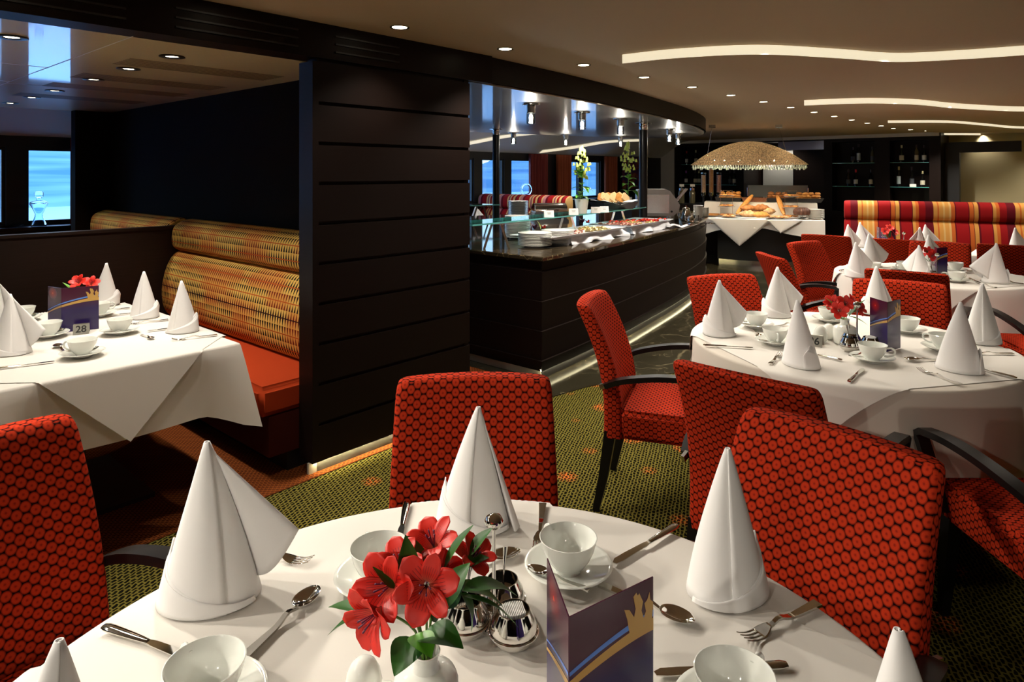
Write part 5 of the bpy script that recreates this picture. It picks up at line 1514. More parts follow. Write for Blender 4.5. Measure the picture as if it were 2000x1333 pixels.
# cluster of metal and glass by the toaster
def pot_thing(name, p, z, s, label, m, cat):
    t = thing(name, label, cat, (p.x, p.y, z)); t.scale = (s, s, s)
    bm = B(); lathe(bm, [(0, 0), (.045, 0), (.055, .02), (.058, .06), (.045, .11), (.036, .13), (.040, .135), (0, .14)], 24); obj('body', bm, m, t, smooth=50)
    bm = B(); lathe(bm, [(.040, .135), (.030, .150), (.008, .156), (.010, .168), (0, .172)], 20); obj('lid', bm, m, t, smooth=50)
    bm = B(); tube(bm, crom([(-.055, 0, .10), (-.09, 0, .09), (-.085, 0, .05), (-.058, 0, .04)], 4), .005, 8); obj('handle', bm, m, t, smooth=80)
    bm = B(); tube(bm, [(.05, 0, .06), (.075, 0, .09), (.088, 0, .115)], [.011, .008, .007], 8); obj('spout', bm, m, t, smooth=80)
pot_thing('coffee_pot', C(1340, 433), CZ, 1.15, 'shining steel pot right of the toaster on the buffet', M['chrome'], 'pot')
pot_thing('milk_jug', C(1349, 437), CZ, .7, 'small steel milk jug before the shining pot on the buffet', M['chrome'], 'jug')
def bowl_mesh(bm): lathe(bm, [(0, .003), (.03, .003), (.032, 0), (.035, 0), (.05, .015), (.065, .045), (.067, .047), (.063, .045), (.048, .018), (0, .009)], 28)
for q, (px, py, n, w) in enumerate(((1364, 427, 7, 'bowl stack at the round end of the buffet'), (1375, 424, 5, 'short bowl stack at the tip of the buffet'))):
    for k in range(n):
        p = C(px, py); blob('bowl', bowl_mesh, M['china'], (p.x, p.y, CZ+.001+.021*k), (f'{ORD[k]} bowl from below of the {w}' if k < n-1 else f'topmost bowl of the {w}'), 'bowl', 'white bowls stacked on the buffet')
for k in range(8):
    p = C(1338+5.2*k+(k % 2)*2, 438-1.1*k+(k % 3)*1.5)
    def glassm(bm): lathe(bm, [(0, .004), (.024, .0), (.029, .085), (.0275, .085), (.0225, .006), (0, .006)], 18)
    if k > 2 and k < 6: blob('tumbler', glassm, M['tube_glass'], (p.x, p.y+.12, CZ), 'clear tumbler among the steelware at the end of the buffet', 'glass', 'tumblers at the end of the buffet')
for k in range(7):
    p = C(1343+5.4*k, 441-.9*k-(k % 2)*2.0)
    put('spoon' if k % 2 else 'fork', p, p+Vector((math.cos(k*1.9), math.sin(k*1.9), 0)), f'{ORD[k].replace("lowest", "first")} serving piece from the left in the cutlery heap at the end of the buffet', z=CZ+.001+.003*(k % 3), anchor='a')
def nap_flat(bm): sheet(bm, lambda a, b: Vector(((a-.5)*.30, (b-.5)*.20, .012+.018*math.sin(a*7)*math.cos(b*5)*(1-a*.4)+.012*math.sin(b*11)*a)), 18, 12)
p = C(1313, 444); blob('crumpled_napkin', nap_flat, M['platter'], (p.x, p.y, CZ+.002), 'crumpled white napkin hanging at the counter edge, right of the far platter', 'napkin', rz=.6)

# sideboard with cereal tubes and labelled jars behind the toaster
sb = at_d(1366, 400, 12.35)
t = thing('sideboard', 'dark sideboard behind the toaster carrying the cereal tubes', 'sideboard', (sb.x, sb.y, 0), -.25)
bm = B(); box(bm, (0, 0, .46), (1.1, .42, .90)); obj('cabinet', bm, M['wood'], t, smooth=0, uv=True)
bm = B(); box(bm, (0, 0, .925), (1.14, .46, .03)); obj('top', bm, M['black_wood'], t, smooth=0)
cer = [bread('oat_flakes', (.55, .30, .16), (.75, .55, .38), 90), bread('corn_flakes', (.50, .20, .05), (.70, .38, .14), 90), bread('fruit_muesli', (.40, .12, .08), (.70, .45, .32), 90)]
for k, (px, top_) in enumerate(((1374, 339), (1389, 328), (1404, 339))):
    p = at_d(px, 400, 12.25); zt = CAMZ-(top_-HOR)/F_PX*12.25
    t = thing('cereal_dispenser', ['left cereal tube filled with pale oat flakes', 'tallest middle cereal tube filled with brown flakes', 'right cereal tube filled with reddish muesli'][k], 'cereal dispenser', (p.x, p.y, .94), 0, 'cereal dispensers')
    h = zt-.94
    bm = B(); lathe(bm, [(0, .0), (.07, 0), (.07, .012), (.016, .016), (.016, .12), (0, .12)], 20); obj('stand', bm, M['black'], t, smooth=30)
    bm = B(); lathe(bm, [(0, .11), (.025, .11), (.045, .16), (.047, .20), (0, .20)], 20); obj('funnel', bm, M['chrome'], t, smooth=40)
    bm = B(); lathe(bm, [(0, .20), (.040, .20), (.040, h-.03), (0, h-.03)], 20); obj('cereal', bm, cer[k], t, smooth=30)
    bm = B(); lathe(bm, [(.046, .20), (.046, h)], 20); obj('tube', bm, M['tube_glass'], t, smooth=60)
    bm = B(); lathe(bm, [(0, h), (.049, h), (.049, h+.015), (0, h+.018)], 20); obj('lid', bm, M['chrome'], t, smooth=40)
for k, px in enumerate((1331, 1352)):
    p = at_d(px, 390, 12.2)
    t = thing('storage_jar', ['left jar with a white name card behind the toaster rack', 'right jar with a white name card behind the toaster rack'][k], 'jar', (p.x, p.y, .94), 0, 'jars behind the toaster')
    bm = B(); lathe(bm, [(0, 0), (.05, 0), (.055, .02), (.055, .20), (.04, .24), (0, .24)], 20); obj('jar', bm, gb[1], t, smooth=40)
    bm = B(); lathe(bm, [(0, .24), (.043, .24), (.043, .28), (0, .29)], 20); obj('lid', bm, M['chrome'], t, smooth=40)
    bm = B(); box(bm, (0, -.02, .33), (.085, .003, .045), rx=-.2); box(bm, (0, -.01, .30), (.006, .006, .05)); obj('name_card', bm, M['card'], t, smooth=0)
# ---------------------------------------------------------------- bread table
BT = Vector((4.12, 11.0, 0)); BR = math.radians(-20)
bx, by = Vector((math.cos(BR), math.sin(BR), 0)), Vector((-math.sin(BR), math.cos(BR), 0))
def BP(x, y, z): return BT+bx*x+by*y+Vector((0, 0, z))
def bt_px(px, z, y=0.0):                  # point on the table's line y, under a photo column
    t_ = (px-1000)/F_PX; q = BT+by*y      # q + bx*s on ray (t d, d)
    s = (t_*q.y-q.x)/(bx.x-t_*bx.y); return q+bx*s+Vector((0, 0, z))
t = thing('bread_table', 'dark curved bread counter with a polished plinth, under white cloths', 'counter', BT, BR)
def arcpoly(w, d, bul, n=16, inset=0):
    pts = [(-w/2+inset, d/2-inset)]
    for k in range(n+1):
        x = -w/2+inset+(w-2*inset)*k/n; pts.append((x, -d/2+inset-bul*(1-(2*x/w)**2)))
    pts.append((w/2-inset, d/2-inset)); return pts
bm = B(); prism(bm, arcpoly(1.30, .70, .16), .09, .735); obj('body', bm, M['black'], t, smooth=20)
bm = B(); prism(bm, arcpoly(1.30, .70, .16, inset=.02), 0, .09); obj('plinth', bm, M['steel'], t, smooth=20)
bm = B(); prism(bm, arcpoly(1.86, .92, .20), .735, .757); obj('tabletop', bm, M['black'], t, smooth=20)
bm = B(); box(bm, (0, .28, .88), (1.72, .34, .24)); obj('tier', bm, M['black'], t, smooth=0)
# cloth over table and tier
bm = B()
po = arcpoly(1.89, .95, .205, 30)
def skirt(poly, z0, dropf, amp, close=False):
    n = len(poly); g = []
    cx = sum(p[0] for p in poly)/n; cy = sum(p[1] for p in poly)/n
    for j in range(7):
        row = []
        for i, (x, y) in enumerate(poly):
            k = j/6; o_ = .004+amp*k*math.sin(i*1.35)+.02*k; L = math.hypot(x-cx, y-cy)
            row.append(bm.verts.new((x+(x-cx)/L*o_, y+(y-cy)/L*o_, z0-dropf(i/(n-1))*k)))
        g.append(row)
    for a, b in zip(g, g[1:]):
        for i in range(n if close else n-1): bm.faces.new((a[i], a[(i+1) % n], b[(i+1) % n], b[i]))
    bm.faces.new(g[0])
skirt(po, .7605, lambda s: .13+.20*max(0, (s-.55)/.45)**.8 if s > .3 else .13+.18*max(0, (.3-s)/.3), .020)
o = obj('tablecloth', bm, M['linen'], loc=BT, rot=(0, 0, BR), smooth=60); tag(o, 'white cloth with hanging front on the bread counter', 'tablecloth')
bm = B(); skirt([(-.88, .47), (-.88, .09), (-.6, .075), (-.3, .07), (0, .07), (.3, .07), (.6, .075), (.88, .09), (.88, .47)], 1.004, lambda s: .225, .004)
o = obj('tier_cloth', bm, M['linen'], loc=BT, rot=(0, 0, BR), smooth=40); tag(o, 'white cloth over the raised back tier of the bread counter', 'tablecloth')
def tri_cloth(words, x0, x1, xa, drop):    # pointed overlay corner over the front
    bm = B()
    def yf(x): return -.475-.205*(1-(2*x/1.89)**2)-.030
    def f(a, b):
        xl = x0+(xa-x0)*b; xr = x1+(xa-x1)*b; x = xl+(xr-xl)*a
        return Vector((x, yf(x)-.012*math.sin(a*PI)*b-.01*b, .764-drop*b))
    sheet(bm, f, 14, 12)
    def g(a, b):
        x = x0+(x1-x0)*a; return Vector((x*(1-.15*b), yf(x)*(1-b*.75), .764))
    sheet(bm, g, 14, 6); bmesh.ops.remove_doubles(bm, verts=bm.verts, dist=.0008)
    o = obj('table_topper', bm, M['linen'], loc=BT, rot=(0, 0, BR), smooth=40, solid=.002); tag(o, words, 'tablecloth', 'white overlays on the bread counter')
tri_cloth('pointed white overlay hanging low at the left front of the bread counter', -.80, .18, -.30, .42)
tri_cloth('shallow white overlay hanging at the middle front of the bread counter', .10, .62, .30, .20)
LOW, UP = .768, 1.010
def roll_m(bm, s=.042, el=1.25):
    bmesh.ops.create_uvsphere(bm, u_segments=14, v_segments=9, radius=s)
    for v in bm.verts: v.co.x *= el; v.co.z = v.co.z*.72 if v.co.z > 0 else v.co.z*.5
    for v in bm.verts:
        if v.co.z > s*.3: v.co.z -= .010*math.exp(-(v.co.y/.009)**2)
def loaf_m(L, w, h, cuts=4, tip=.8):
    def fn(bm):
        rings = []
        for k in range(15):
            s = k/14; q = max(.05, math.sin(PI*min(max(s, .02), .98)))**(1-tip*.75); rings.append([Vector((L*(s-.5), w/2*q*math.cos(2*PI*a/14), h*.42+h*.5*q*math.sin(2*PI*a/14)+.006*math.sin(s*cuts*PI*2)*(1 if math.sin(2*PI*a/14) > .3 else 0))) for a in range(14)])
        loft(bm, rings)
    return fn
rnd = random.Random(11)
def tray(words, px0, px1, z, y=.30, d=.30, m='black'):
    a, b = bt_px(px0, z, y), bt_px(px1, z, y); c = (a+b)/2; w = (b-a).length
    bm = B(); R0 = lambda k, zz: [Vector((x*w/2*k, y_*d/2*k, zz)) for x, y_ in ((-1, -1), (1, -1), (1, 1), (-1, 1))]
    loft(bm, [R0(.9, 0), R0(1, .07), R0(.97, .07), R0(.88, .008)]); bmesh.ops.subdivide_edges(bm, edges=bm.edges, cuts=0) if False else None
    o = obj('bread_tray' if m == 'black' else 'bread_basket', bm, M[m], loc=c, rot=(0, 0, BR), smooth=0); tag(o, words, 'tray' if m == 'black' else 'basket'); return c, w
def rolls(words, grp, px0, px1, z, n, layers, y=.30, m='roll', s=.042):
    for L in range(layers):
        nn = n-L
        for r_ in range(2):
            for k in range(nn):
                px = px0+(px1-px0)*(k+.5+.5*L*0)/nn+rnd.uniform(-1.5, 1.5); p = bt_px(px, z+.028+.042*L, y-.07+.13*r_)
                blob('bread_roll', lambda bm: roll_m(bm, s*rnd.uniform(.9, 1.1), rnd.uniform(1.0, 1.4)), M[m], p, words, 'bread roll', grp, rz=rnd.uniform(0, 3))
tray('black tray of rolls at the left of the raised tier', 1397, 1449, UP); rolls('golden bread roll in the left black tray on the raised tier', 'rolls in the left black tray', 1406, 1447, UP+.03, 6, 3)
tray('long black tray of rolls at the right of the raised tier', 1494, 1608, UP); rolls('golden bread roll at the right end of the long black tray on the raised tier', 'rolls in the long black tray', 1556, 1602, UP+.03, 6, 3)
rolls('brown bread roll at the left of the long black tray on the raised tier', 'brown rolls in the long black tray', 1499, 1540, UP+.03, 5, 3, m='crust')
tray('brown wicker basket in the middle of the raised tier', 1449, 1498, UP, y=.26, d=.24, m='wicker')
for (a, b, w) in (((1440, 432, LOW+.03), (1471, 389, UP+.09), 'left baguette leaning up against the raised tier'), ((1531, 428, LOW+.03), (1517, 392, UP+.09), 'right baguette leaning up against the raised tier')):
    pa, pb = bt_px(a[0], a[2], -.20), bt_px(b[0], b[2], .10); d = pb-pa; L = d.length
    def bag(bm): loaf_m(L, .085, .075, 7, .95)(bm)
    bm = B(); bag(bm); o = obj('baguette', bm, M['roll'], loc=(pa+pb)/2, smooth=60); o.rotation_euler = d.to_track_quat('X', 'Z').to_euler(); tag(o, w, 'bread', 'baguettes on the bread counter')
for px, z, y, L, w_, h, m, wd, rz in ((1463, LOW+.012, -.30, .34, .17, .12, 'floury', 'floury round loaf at the front left of the bread pile', .1), (1486, LOW+.012, -.36, .27, .13, .11, 'roll', 'smooth golden brick loaf at the front of the bread pile', -.1),
                               (1461, LOW+.10, -.16, .26, .14, .12, 'crust', 'brown loaf at the upper left of the bread pile', .3), (1487, LOW+.10, -.14, .28, .15, .13, 'crust', 'brown loaf at the top of the bread pile', -.2),
                               (1503, LOW+.06, -.18, .22, .12, .11, 'floury', 'floury loaf at the right of the bread pile', .5), (1472, LOW+.05, -.06, .30, .15, .11, 'floury', 'floury loaf at the back of the bread pile', 0)):
    blob('loaf', loaf_m(L, w_, h, 4, .35), M[m], bt_px(px, z, y), wd, 'bread', 'loaves piled on the bread counter', rz=BR+rz)
bm = B(); box(bm, (0, 0, .006), (.62, .26, .012)); bevel(bm, .004, 1); tag(obj('serving_board', bm, M['platter'], loc=bt_px(1470, LOW, -.32), rot=(0, 0, BR), smooth=0), 'white board under the bread pile', 'board')
def dish(bm): lathe(bm, [(0, .006), (.05, .006), (.055, 0), (.08, .006), (.135, .014), (.137, .016), (.13, .015), (.08, .010), (0, .009)], 28)
def etagere(words, px, y):
    t = thing('tiered_stand', words, 'cake stand', bt_px(px, LOW, y), 0, 'two tier cake stands')
    for k, z in enumerate((0, .155, .335)):
        bm = B(); lathe(bm, [(0, z+.006), (.11-.01*k, z+.010), (.150-.012*k, z+.016), (.152-.012*k, z+.019), (.11-.01*k, z+.013), (0, z+.009)], 28); obj('tier_plate', bm, M['platter'], t, smooth=60)
    for sx in (-.10, .10):
        bm = B(); tube(bm, [(sx, 0, .01), (sx, 0, .44)], .003, 6); obj('rod', bm, M['chrome'], t, smooth=80)
    bm = B(); tube(bm, [(-.10, 0, .44), (.10, 0, .44)], .003, 6); obj('handle', bm, M['chrome'], t, smooth=80)
    return Vector(t.location)
for w, px in (('left', 1419), ('right', 1545)):
    q = etagere(f'{w} tiered pastry stand on the bread counter', px, -.18)
    for k, z in enumerate((.016, .172, .350)):
        for j in range(6):
            a = j*1.047+k; p = q+Vector((.075*math.cos(a), .075*math.sin(a), z+.020))
            blob('pastry', lambda bm: roll_m(bm, .030, 1.5), M['crust' if j % 2 else 'roll'], p, f'small pastry on the {["bottom", "middle", "top"][k]} plate of the {w} tiered stand', 'pastry', f'pastries on the {w} tiered stand', rz=a)
for px, y, n, w in ((1391, -.12, 1, 'flat tart plate at the left end of the bread counter'), (1424, -.40, 6, 'pastry plate left of the bread pile'), (1529, -.42, 6, 'pastry plate right of the bread pile'), (1513, -.38, 5, 'small pastry plate next to the smooth loaf')):
    p = bt_px(px, LOW, y); blob('plate', dish, M['platter'], p, 'white '+w, 'plate', 'pastry plates on the bread counter')
    if n == 1: blob('tart', lambda bm: lathe(bm, [(0, .0), (.10, 0), (.125, .030), (.115, .028), (0, .022)], 24), M['roll'], p+Vector((0, 0, .016)), 'flat golden tart at the left end of the bread counter', 'tart')
    else:
        for j in range(n):
            a = j*6.283/n; blob('pastry', lambda bm: roll_m(bm, .032, 1.4), M['floury' if j % 2 else 'crust'], p+Vector((.065*math.cos(a), .065*math.sin(a), .030)), f'sugar dusted pastry on the {w}', 'pastry', f'pastries on the {w}', rz=a)
p = bt_px(1566, LOW, -.30)
bm = B(); lathe(bm, [(0, 0), (.07, 0), (.02, .02), (.02, .05), (.135, .060), (.135, .066), (0, .068)], 28); tag(obj('cake_stand', bm, M['tube_glass'], loc=p, smooth=40), 'low glass stand under the ring cake', 'cake stand')
bm = B(); n = 60; R_ = []
for r_, z in ((.03, .0), (.115, 0), (.125, .04), (.112, .085), (.075, .112), (.035, .095), (.022, .05), (.022, 0)):
    R_.append([bm.verts.new((r_*(1+.055*math.sin(12*2*PI*k/n)*(r_ > .06))*math.cos(2*PI*k/n), r_*(1+.055*math.sin(12*2*PI*k/n)*(r_ > .06))*math.sin(2*PI*k/n), z)) for k in range(n)])
for a, b in zip(R_, R_[1:]):
    for k in range(n): bm.faces.new((a[k], a[(k+1) % n], b[(k+1) % n], b[k]))
tag(obj('ring_cake', bm, M['cake'], loc=p+Vector((0, 0, .069)), smooth=60), 'fluted dark ring cake on a glass stand', 'cake')
for k in range(9): blobp = bt_px(1592, LOW+.001+.0165*k, -.22); tag(obj('dinner_plate', plate_mesh(.135), M['china'], loc=blobp, smooth=40), (ORD[k]+' plate from below of' if k < 8 else 'topmost plate of')+' the stack at the right end of the bread counter', 'plate', 'plates on the bread counter')
# curved grey guard behind the tier
gc = BP(.30, .62, 0); t = thing('serving_guard', 'curved grey guard panel with bright posts behind the bread trays', 'guard', gc, BR)
bm = B(); pr = [(.56*math.sin(a), -.12*math.cos(a)+.10) for a in [(-1.05+2.1*k/16) for k in range(17)]]
poly = pr+[(x*.985, y+.012) for x, y in reversed(pr)]
prism(bm, poly, 1.08, 1.285); obj('panel', bm, mat('smoky_guard_panel', (.16, .17, .17), .15, .3), t, smooth=30)
for s in (0, -1):
    bm = B(); x, y = pr[s]; lathe(bm, [(0, 0), (.016, 0), (.016, 1.24), (0, 1.24)], 12, c=(x, y, 0)); obj('post', bm, M['chrome'], t, smooth=40)

# ---------------------------------------------------------------- chandelier
cc = at_d(1461, 325, 10.3)
t = thing('chandelier', 'wide boat shaped amber crystal chandelier over the bread counter', 'chandelier', cc, math.radians(-19))
def crystal():
    m = bpy.data.materials.new('amber_crystal_mesh'); m.use_nodes = True; q = NT(m); b = q.b
    b.inputs['Metallic'].default_value = .35; b.inputs['Roughness'].default_value = .25
    o_ = q.obj(); vo = q.N('TexVoronoi'); q.l.new(o_, vo.inputs['Vector']); vo.inputs['Scale'].default_value = 55
    vo2 = q.N('TexVoronoi', feature='DISTANCE_TO_EDGE'); q.l.new(o_, vo2.inputs['Vector']); vo2.inputs['Scale'].default_value = 42
    q.col(q.ramp(vo.outputs['Distance'], [(0, (.62, .46, .28, 1)), (.35, (.32, .19, .10, 1)), (.7, (.06, .03, .015, 1))]))
    q.bump(vo.outputs['Distance'], 1.0, .012)
    tl = q.N('BsdfTranslucent'); tl.inputs[0].default_value = (.95, .70, .42, 1); mx = q.N('MixShader'); mx.inputs[0].default_value = .07
    q.l.new(b.outputs[0], mx.inputs[1]); q.l.new(tl.outputs[0], mx.inputs[2])
    tr = q.N('BsdfTransparent'); m2 = q.N('MixShader'); q.l.new(q.math('GREATER_THAN', vo2.outputs['Distance'], .30), m2.inputs[0])
    q.l.new(mx.outputs[0], m2.inputs[1]); q.l.new(tr.outputs[0], m2.inputs[2]); q.l.new(m2.outputs[0], q.n['Material Output'].inputs[0]); return m
HW, HD, HH = .87, .40, .37
def dome(a, b):
    x = (a*2-1); w = (1-abs(x)**2.1)**.75; ang = PI*b
    return Vector((x*HW, -HD*w*math.cos(ang), .02+HH*(1-abs(x)**1.9)**1.0*max(0, math.sin(ang))**.8))
bm = B(); sheet(bm, dome, 48, 24); obj('crystal_shade', bm, crystal(), t, smooth=180)
drop_m = mat('pale_green_drop_glass', (.78, .92, .80), .08, 0, Transmission_Weight=.6, IOR=1.4)
dm = None; kk = 0
for k in range(47):
    for sg in (-1, 1):
        x = -.95+1.9*k/46; w = (1-abs(x)**2.1)**.75
        if dm is None:
            bm = B(); lathe(bm, [(0, 0), (.004, -.004), (.0035, -.02), (.010, -.045), (.011, -.056), (.006, -.066), (0, -.068)], 8); dm = obj('glass_drop', bm, drop_m, t, smooth=80); o = dm
        else: o = dm.copy(); COL.objects.link(o); o.parent = t
        o.location = (x*HW, sg*HD*w, .022); o.scale = (1.45, 1.45, 1.0+.22*math.sin(k*2.3+sg))
for k, x in enumerate((-.52, -.36, -.14, .04, .18, .40, .58)):
    bm = B(); bmesh.ops.create_uvsphere(bm, u_segments=12, v_segments=8, radius=.020); obj('bulb', bm, M['bulb'], t, loc=(x*.95, -.12*(1 if k % 2 else .4), .085), smooth=80)
for x in (-.45, 0, .45):
    point('chandelier_light', (x, -.02, .06), 11, (1, .82, .55), .05, t)
    spot('chandelier_beam', (x, -.02, .03), (cc.x+x*.9, cc.y-.3*x, 0), 30, 150, (1, .86, .64), .8, .06, t)
for (px, py) in ((1391, 263), (1521, 258)):
    top = at_d(px, py, 10.3); l0 = top-Vector(cc); rz = Matrix.Rotation(math.radians(19), 3, 'Z'); lt = rz @ l0; lt.z = CH-cc.z
    bm = B(); box(bm, (lt.x, lt.y, lt.z-.022), (.10, .10, .044)); obj('ceiling_rose', bm, M['steel'], t, smooth=0)
    bm = B(); tube(bm, [(lt.x, lt.y, lt.z-.03), (lt.x*1.12+(.06 if lt.x > 0 else -.02), 0, .16)], .003, 6); obj('wire', bm, M['steel'], t, smooth=80)

# ---------------------------------------------------------------- pendants under the brushed canopy
PD = [(1037, 203), (1137, 219), (1212, 232), (1307.5, 252.5), (1324.5, 261), (1003, 259), (1105, 262.5), (1212, 266)]
PW = ['nearest pendant at the left front of the buffet canopy', 'second pendant along the front of the buffet canopy', 'third pendant along the front of the buffet canopy, left of the round column',
      'pendant right of the round column, first of a pair', 'pendant right of the round column, second of a pair', 'leftmost pendant of the rear row, beside the slim column', 'middle pendant of the rear row, left of the near plant', 'right pendant of the rear row, between the two plants']
pd0 = None
def pendant_proto():
    t = thing('pendant_lamp', 'x', 'pendant lamp')
    bm = B(); lathe(bm, [(0, 0), (.075, 0), (.075, -.006), (.070, -.009), (.036, -.011)], 28); obj('ceiling_plate', bm, M['chrome'], t, smooth=30)
    bm = B(); lathe(bm, [(.035, -.008), (.0365, -.012), (.0365, -.074), (.033, -.078), (0, -.078)], 28); obj('metal_sleeve', bm, M['steel'], t, smooth=30)
    bm = B(); lathe(bm, [(.0365, -.078), (.0370, -.160), (.034, -.164), (.030, -.150), (.030, -.080)], 24); obj('crystal_glass', bm, M['tube_glass'], t, smooth=30)
    bm = B(); lathe(bm, [(0, -.085), (.010, -.088), (.016, -.112), (.014, -.128), (0, -.137)], 14); obj('bulb', bm, M['halogen'], t, smooth=60)
    return t
for (px, py), w in zip(PD, PW):
    p = fl(px, py, 2.070); p.z = 2.070
    if pd0 is None: pd0 = pendant_proto(); o = pd0; o['label'] = w; o['group'] = 'pendants over the buffet'; o.location = p
    else: o = dup(pd0, p, None, w, 'pendants over the buffet')
for (px, py) in PD:
    p = fl(px, py, 2.070)
    point('pendant_light', (p.x, p.y, 1.918), 5, (1, .93, .84), .02); spot('pendant_beam', (p.x, p.y, 1.90), (p.x, p.y, 0), 32, 145, (1, .93, .84), .9, .02)

# ---------------------------------------------------------------- downlights
def down_proto(dark):
    t = thing('downlight', 'x', 'downlight')
    if dark:
        bm = B(); lathe(bm, [(.058, 0), (.060, -.004), (.056, -.006), (.034, -.005), (.030, .004)], 28); obj('trim_ring', bm, M['black_wood'], t, smooth=30)
        bm = B(); lathe(bm, [(0, -.0015), (.028, -.0015), (.030, .001)], 24); obj('lamp_disc', bm, M['bulb'], t, smooth=30)
    else:
        bm = B(); lathe(bm, [(.050, 0), (.050, -.005), (.047, -.007), (.038, -.005)], 28); obj('trim_ring', bm, M['steel'], t, smooth=30)
        bm = B(); lathe(bm, [(0, -.0045), (.037, -.0045), (.039, -.002)], 24); obj('lamp_disc', bm, M['bulb'], t, smooth=30)
    return t
WARM = (1.0, .91, .78)
DL = {}
def downlight(p, z, label, dark=False, energy=0, aim=None, size=125, group='downlights in the main ceiling', blend=.7):
    if dark not in DL: DL[dark] = down_proto(dark); o = DL[dark]; o['label'] = label; o['group'] = group; o.location = (p.x, p.y, z)
    else: o = dup(DL[dark], Vector((p.x, p.y, z)), None, label, group)
    if energy:
        a = aim or (p.x, p.y, 0)
        spot('downlight_beam', (0, 0, -.03), a, energy, size, WARM, blend, .035, o)
    return o
ROW = [(780, 52), (985, 95), (1135, 125), (1252, 150), (1345, 169), (1424, 185), (1487, 198), (1541, 210), (1588, 220), (1628, 229), (1664, 235), (1694, 241), (1720, 246), (1745, 250), (1768, 256), (1779, 258.5)]
NUM = ['first', 'second', 'third', 'fourth', 'fifth', 'sixth', 'seventh', 'eighth', 'ninth', 'tenth', 'eleventh', 'twelfth', 'thirteenth', 'fourteenth', 'fifteenth', 'last']
row_pts = []
for k in range(16):
    p = RW(2.160+.797*k, 2.667-.012*k)
    if k > 13: p = RW(2.160+.797*13+.55*(k-13), 2.51-.15*(k-13))
    row_pts.append(p)
    a = p+RW(.0, -.45); a.z = 0
    downlight(p, CH, f'{NUM[k]} ceiling downlight of the long row, counted from the camera', energy=(E_ROW*(.6 if k == 0 else 1) if k < 11 else E_ROW*1.7), aim=(a.x, a.y, 0))
AL = [(23, 72), (336, 110), (251, 134), (183, 155), (107, 177), (62, 190), (20, 201)]
AW = ['downlight at the left picture edge in the glossy alcove ceiling', 'downlight nearest the pillar in the alcove ceiling', 'second alcove downlight, left of the one nearest the pillar', 'third alcove downlight from the pillar, at the air slots',
      'fourth alcove downlight, in the blue window reflection', 'fifth alcove downlight, on the dark mullion reflection', 'farthest alcove downlight at the left edge']
for (px, py), w in zip(AL, AW):
    p = fl(px, py, 2.075); downlight(p, 2.075, w, True, E_ALC, group='dark rimmed downlights in the alcove ceiling', size=85)

p = RW(15.0, 5.3); downlight(p, CH, 'added fill light in the passage behind the bread counter', energy=14)  # lamp added to brighten the pale panel in the passage
# ---------------------------------------------------------------- curtains, painting, glass on the sill
def curtain(words, u0, u1, m):
    bm = B(); n = int((u1-u0)/.012); ph = u0*7
    sheet(bm, lambda a, b: RW(u0+(u1-u0)*a, 7.72-.045*math.sin(a*(u1-u0)*75+ph)-.012*math.sin(a*(u1-u0)*31+b), .92+.93*b), n, 6)
    tag(obj('curtain', bm, M[m], smooth=180, solid=.003), words, 'curtain', 'curtains at the river windows')
curtain('purple red curtain left of the dark pier, by the river windows', 9.24, 9.62, 'curtain_red'); curtain('second fold of red curtain touching the dark pier', 9.63, 9.80, 'curtain_red')
curtain('rust curtain right of the dark pier', 10.05, 10.48, 'curtain_orange'); curtain('red curtain right of the near bell plant', 11.70, 12.20, 'curtain_orange')
curtain('narrow red curtain edge at the alcove window', 2.04, 2.16, 'curtain_red')
t = thing('painting', 'dark abstract painting in blue, violet and red on the far window wall', 'painting', RW(13.0, 7.78, 1.5), ROOM_Z)
bm = B(); box(bm, (0, 0, .0), (1.12, .03, .70)); pm = mat('abstract_canvas', (.05, .02, .1), .5); q = NT(pm)
nz = q.noise(q.scale(q.obj(), (2.6, 1, 3.4)), 1.6, 5, .6); q.col(q.ramp(nz, [(.34, (.012, .010, .10, 1)), (.46, (.05, .012, .10, 1)), (.54, (.20, .03, .03, 1)), (.60, (.34, .13, .04, 1)), (.7, (.03, .012, .05, 1))]))
obj('canvas', bm, pm, t, loc=(0, -.015, 0), smooth=0)
bm = B()
for sx in (-1, 1): box(bm, (sx*.57, 0, 0), (.02, .05, .74))
for sz in (-1, 1): box(bm, (0, 0, sz*.36), (1.12, .05, .02))
obj('frame', bm, M['black_wood'], t, loc=(0, -.025, 0), smooth=0)
bg_ = mat('blue_clear_glass', (.80, .90, 1), .02, 0, Transmission_Weight=1.0, IOR=1.3)
p = RW(1.775, 7.66); p.z = .986
t = thing('glass_figurine', 'clear glass figure shaped bottle standing on the alcove window sill', 'glass ornament', p); t.scale = (1.05,)*3
bm = B(); lathe(bm, [(0, 0), (.060, 0), (.062, .01), (.045, .05), (.034, .085), (.030, .11), (.050, .16), (.072, .20), (.074, .215), (.060, .225), (.022, .24), (.020, .262), (.018, .262), (.018, .238), (.055, .218), (.066, .205), (.045, .16), (.026, .11), (.030, .085), (.040, .05), (.055, .012), (0, .01)], 26); obj('body', bm, bg_, t, smooth=60)
bm = B(); lathe(bm, [(0, .250), (.017, .252), (.020, .268), (.034, .272), (.036, .305), (.030, .318), (0, .320)], 20); obj('stopper', bm, bg_, t, smooth=50)
for s in (-1, 1):
    bm = B(); tube(bm, crom([(s*.060, 0, .215), (s*.085, 0, .222), (s*.080, 0, .205), (s*.058, 0, .165)], 4), .004, 8); obj('handle', bm, bg_, t, smooth=80)
p = RW(1.50, 7.64); p.z = .986
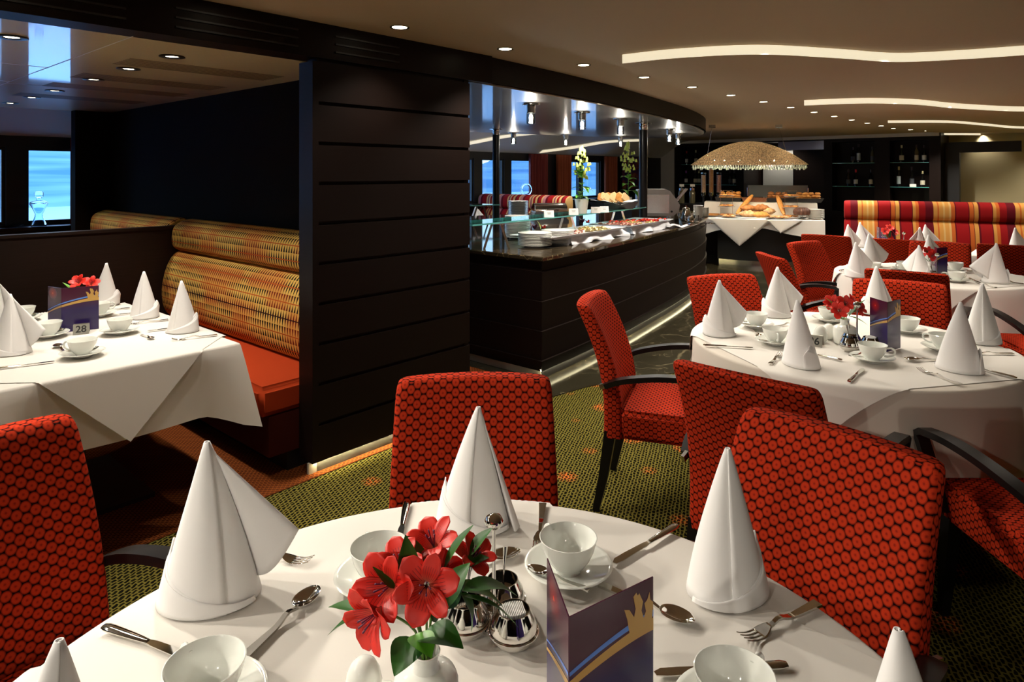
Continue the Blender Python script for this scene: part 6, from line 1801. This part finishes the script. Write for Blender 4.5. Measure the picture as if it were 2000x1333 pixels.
bm = B(); lathe(bm, [(0, .002), (.08, .0), (.11, .006), (.165, .022), (.17, .026), (.10, .012), (0, .008)], 30); tag(obj('glass_bowl', bm, bg_, loc=p+Vector((-.02, 0, 0)), smooth=60), 'flat glass dish on the alcove sill beside the glass figure', 'dish')
p = RW(1.33, 7.66); p.z = .986
bm = B(); lathe(bm, [(0, 0), (.03, 0), (.035, .006), (.012, .02), (.03, .05), (.072, .09), (.08, .13), (.066, .17), (.064, .17), (.076, .13), (.066, .092), (0, .05)], 26); tag(obj('glass_vase', bm, bg_, loc=p, smooth=60), 'round clear glass vase at the left picture edge on the sill', 'vase')
p = RW(9.10, 7.67); p.z = .986
t = thing('glass_ornament', 'round blue glass ornament on the sill before the red curtain', 'glass ornament', p)
bm = B(); tube(bm, [(.085*math.cos(a*PI/12), 0, .215+.10*math.sin(a*PI/12)) for a in range(25)], .022, 8, cap=False); obj('ring', bm, bg_, t, smooth=80)
bm = B(); lathe(bm, [(0, 0), (.05, 0), (.05, .02), (.016, .04), (.016, .11), (0, .11)], 18); obj('stand', bm, bg_, t, smooth=50)
# little table by the far bench with one napkin showing through the shelf legs
c6, w6, d6 = rect_table('dining_table', 'small table by the river bench, glimpsed behind the buffet shelf legs', 7.0, 7.7, 6.95, 7.6)
rect_cloth('white cloth of the small table by the river bench', c6, w6, d6, .2, 4)
napkin(RW(7.24, 7.12), .3, 'napkin cone glimpsed under the glass shelf at the left end of the buffet', seed=2)

# ---------------------------------------------------------------- row lamps out of view, added fill spots behind the camera, wall washers
for k in range(1, 6):                       # the row runs on towards and behind the camera
    p = RW(2.160-.797*k, 2.667); a = p+RW(.35, -1.7); downlight(p, CH, f'ceiling downlight of the long row, {NUM[k-1]} beyond the upper picture edge', energy=E_NEAR*(.75 if k < 4 else 1.7), aim=(a.x, a.y, .3), size=95)
for i, (u, v, e) in enumerate(((-.8, -1.4, E_FILL*2.6), (-.2, -3.0, E_FILL*7), (-2.0, .3, E_FILL*8))):  # fill spots added to light the tables and chairs from the front
    p = RW(u, v); downlight(p, CH, f'{["right", "farther right", "left"][i]} added fill light behind the camera', energy=e, aim=((.45, .85, .7), (1.5, 2.8, .75), (.15, 1.05, .6))[i], size=(56, 40, 62)[i])
for u, v in ((14.72, .25), (14.72, -.9)):
    p = RW(u, v); downlight(p, CH, f'{"left" if v > 0 else "right"} downlight washing the cream wall', energy=130, size=125)
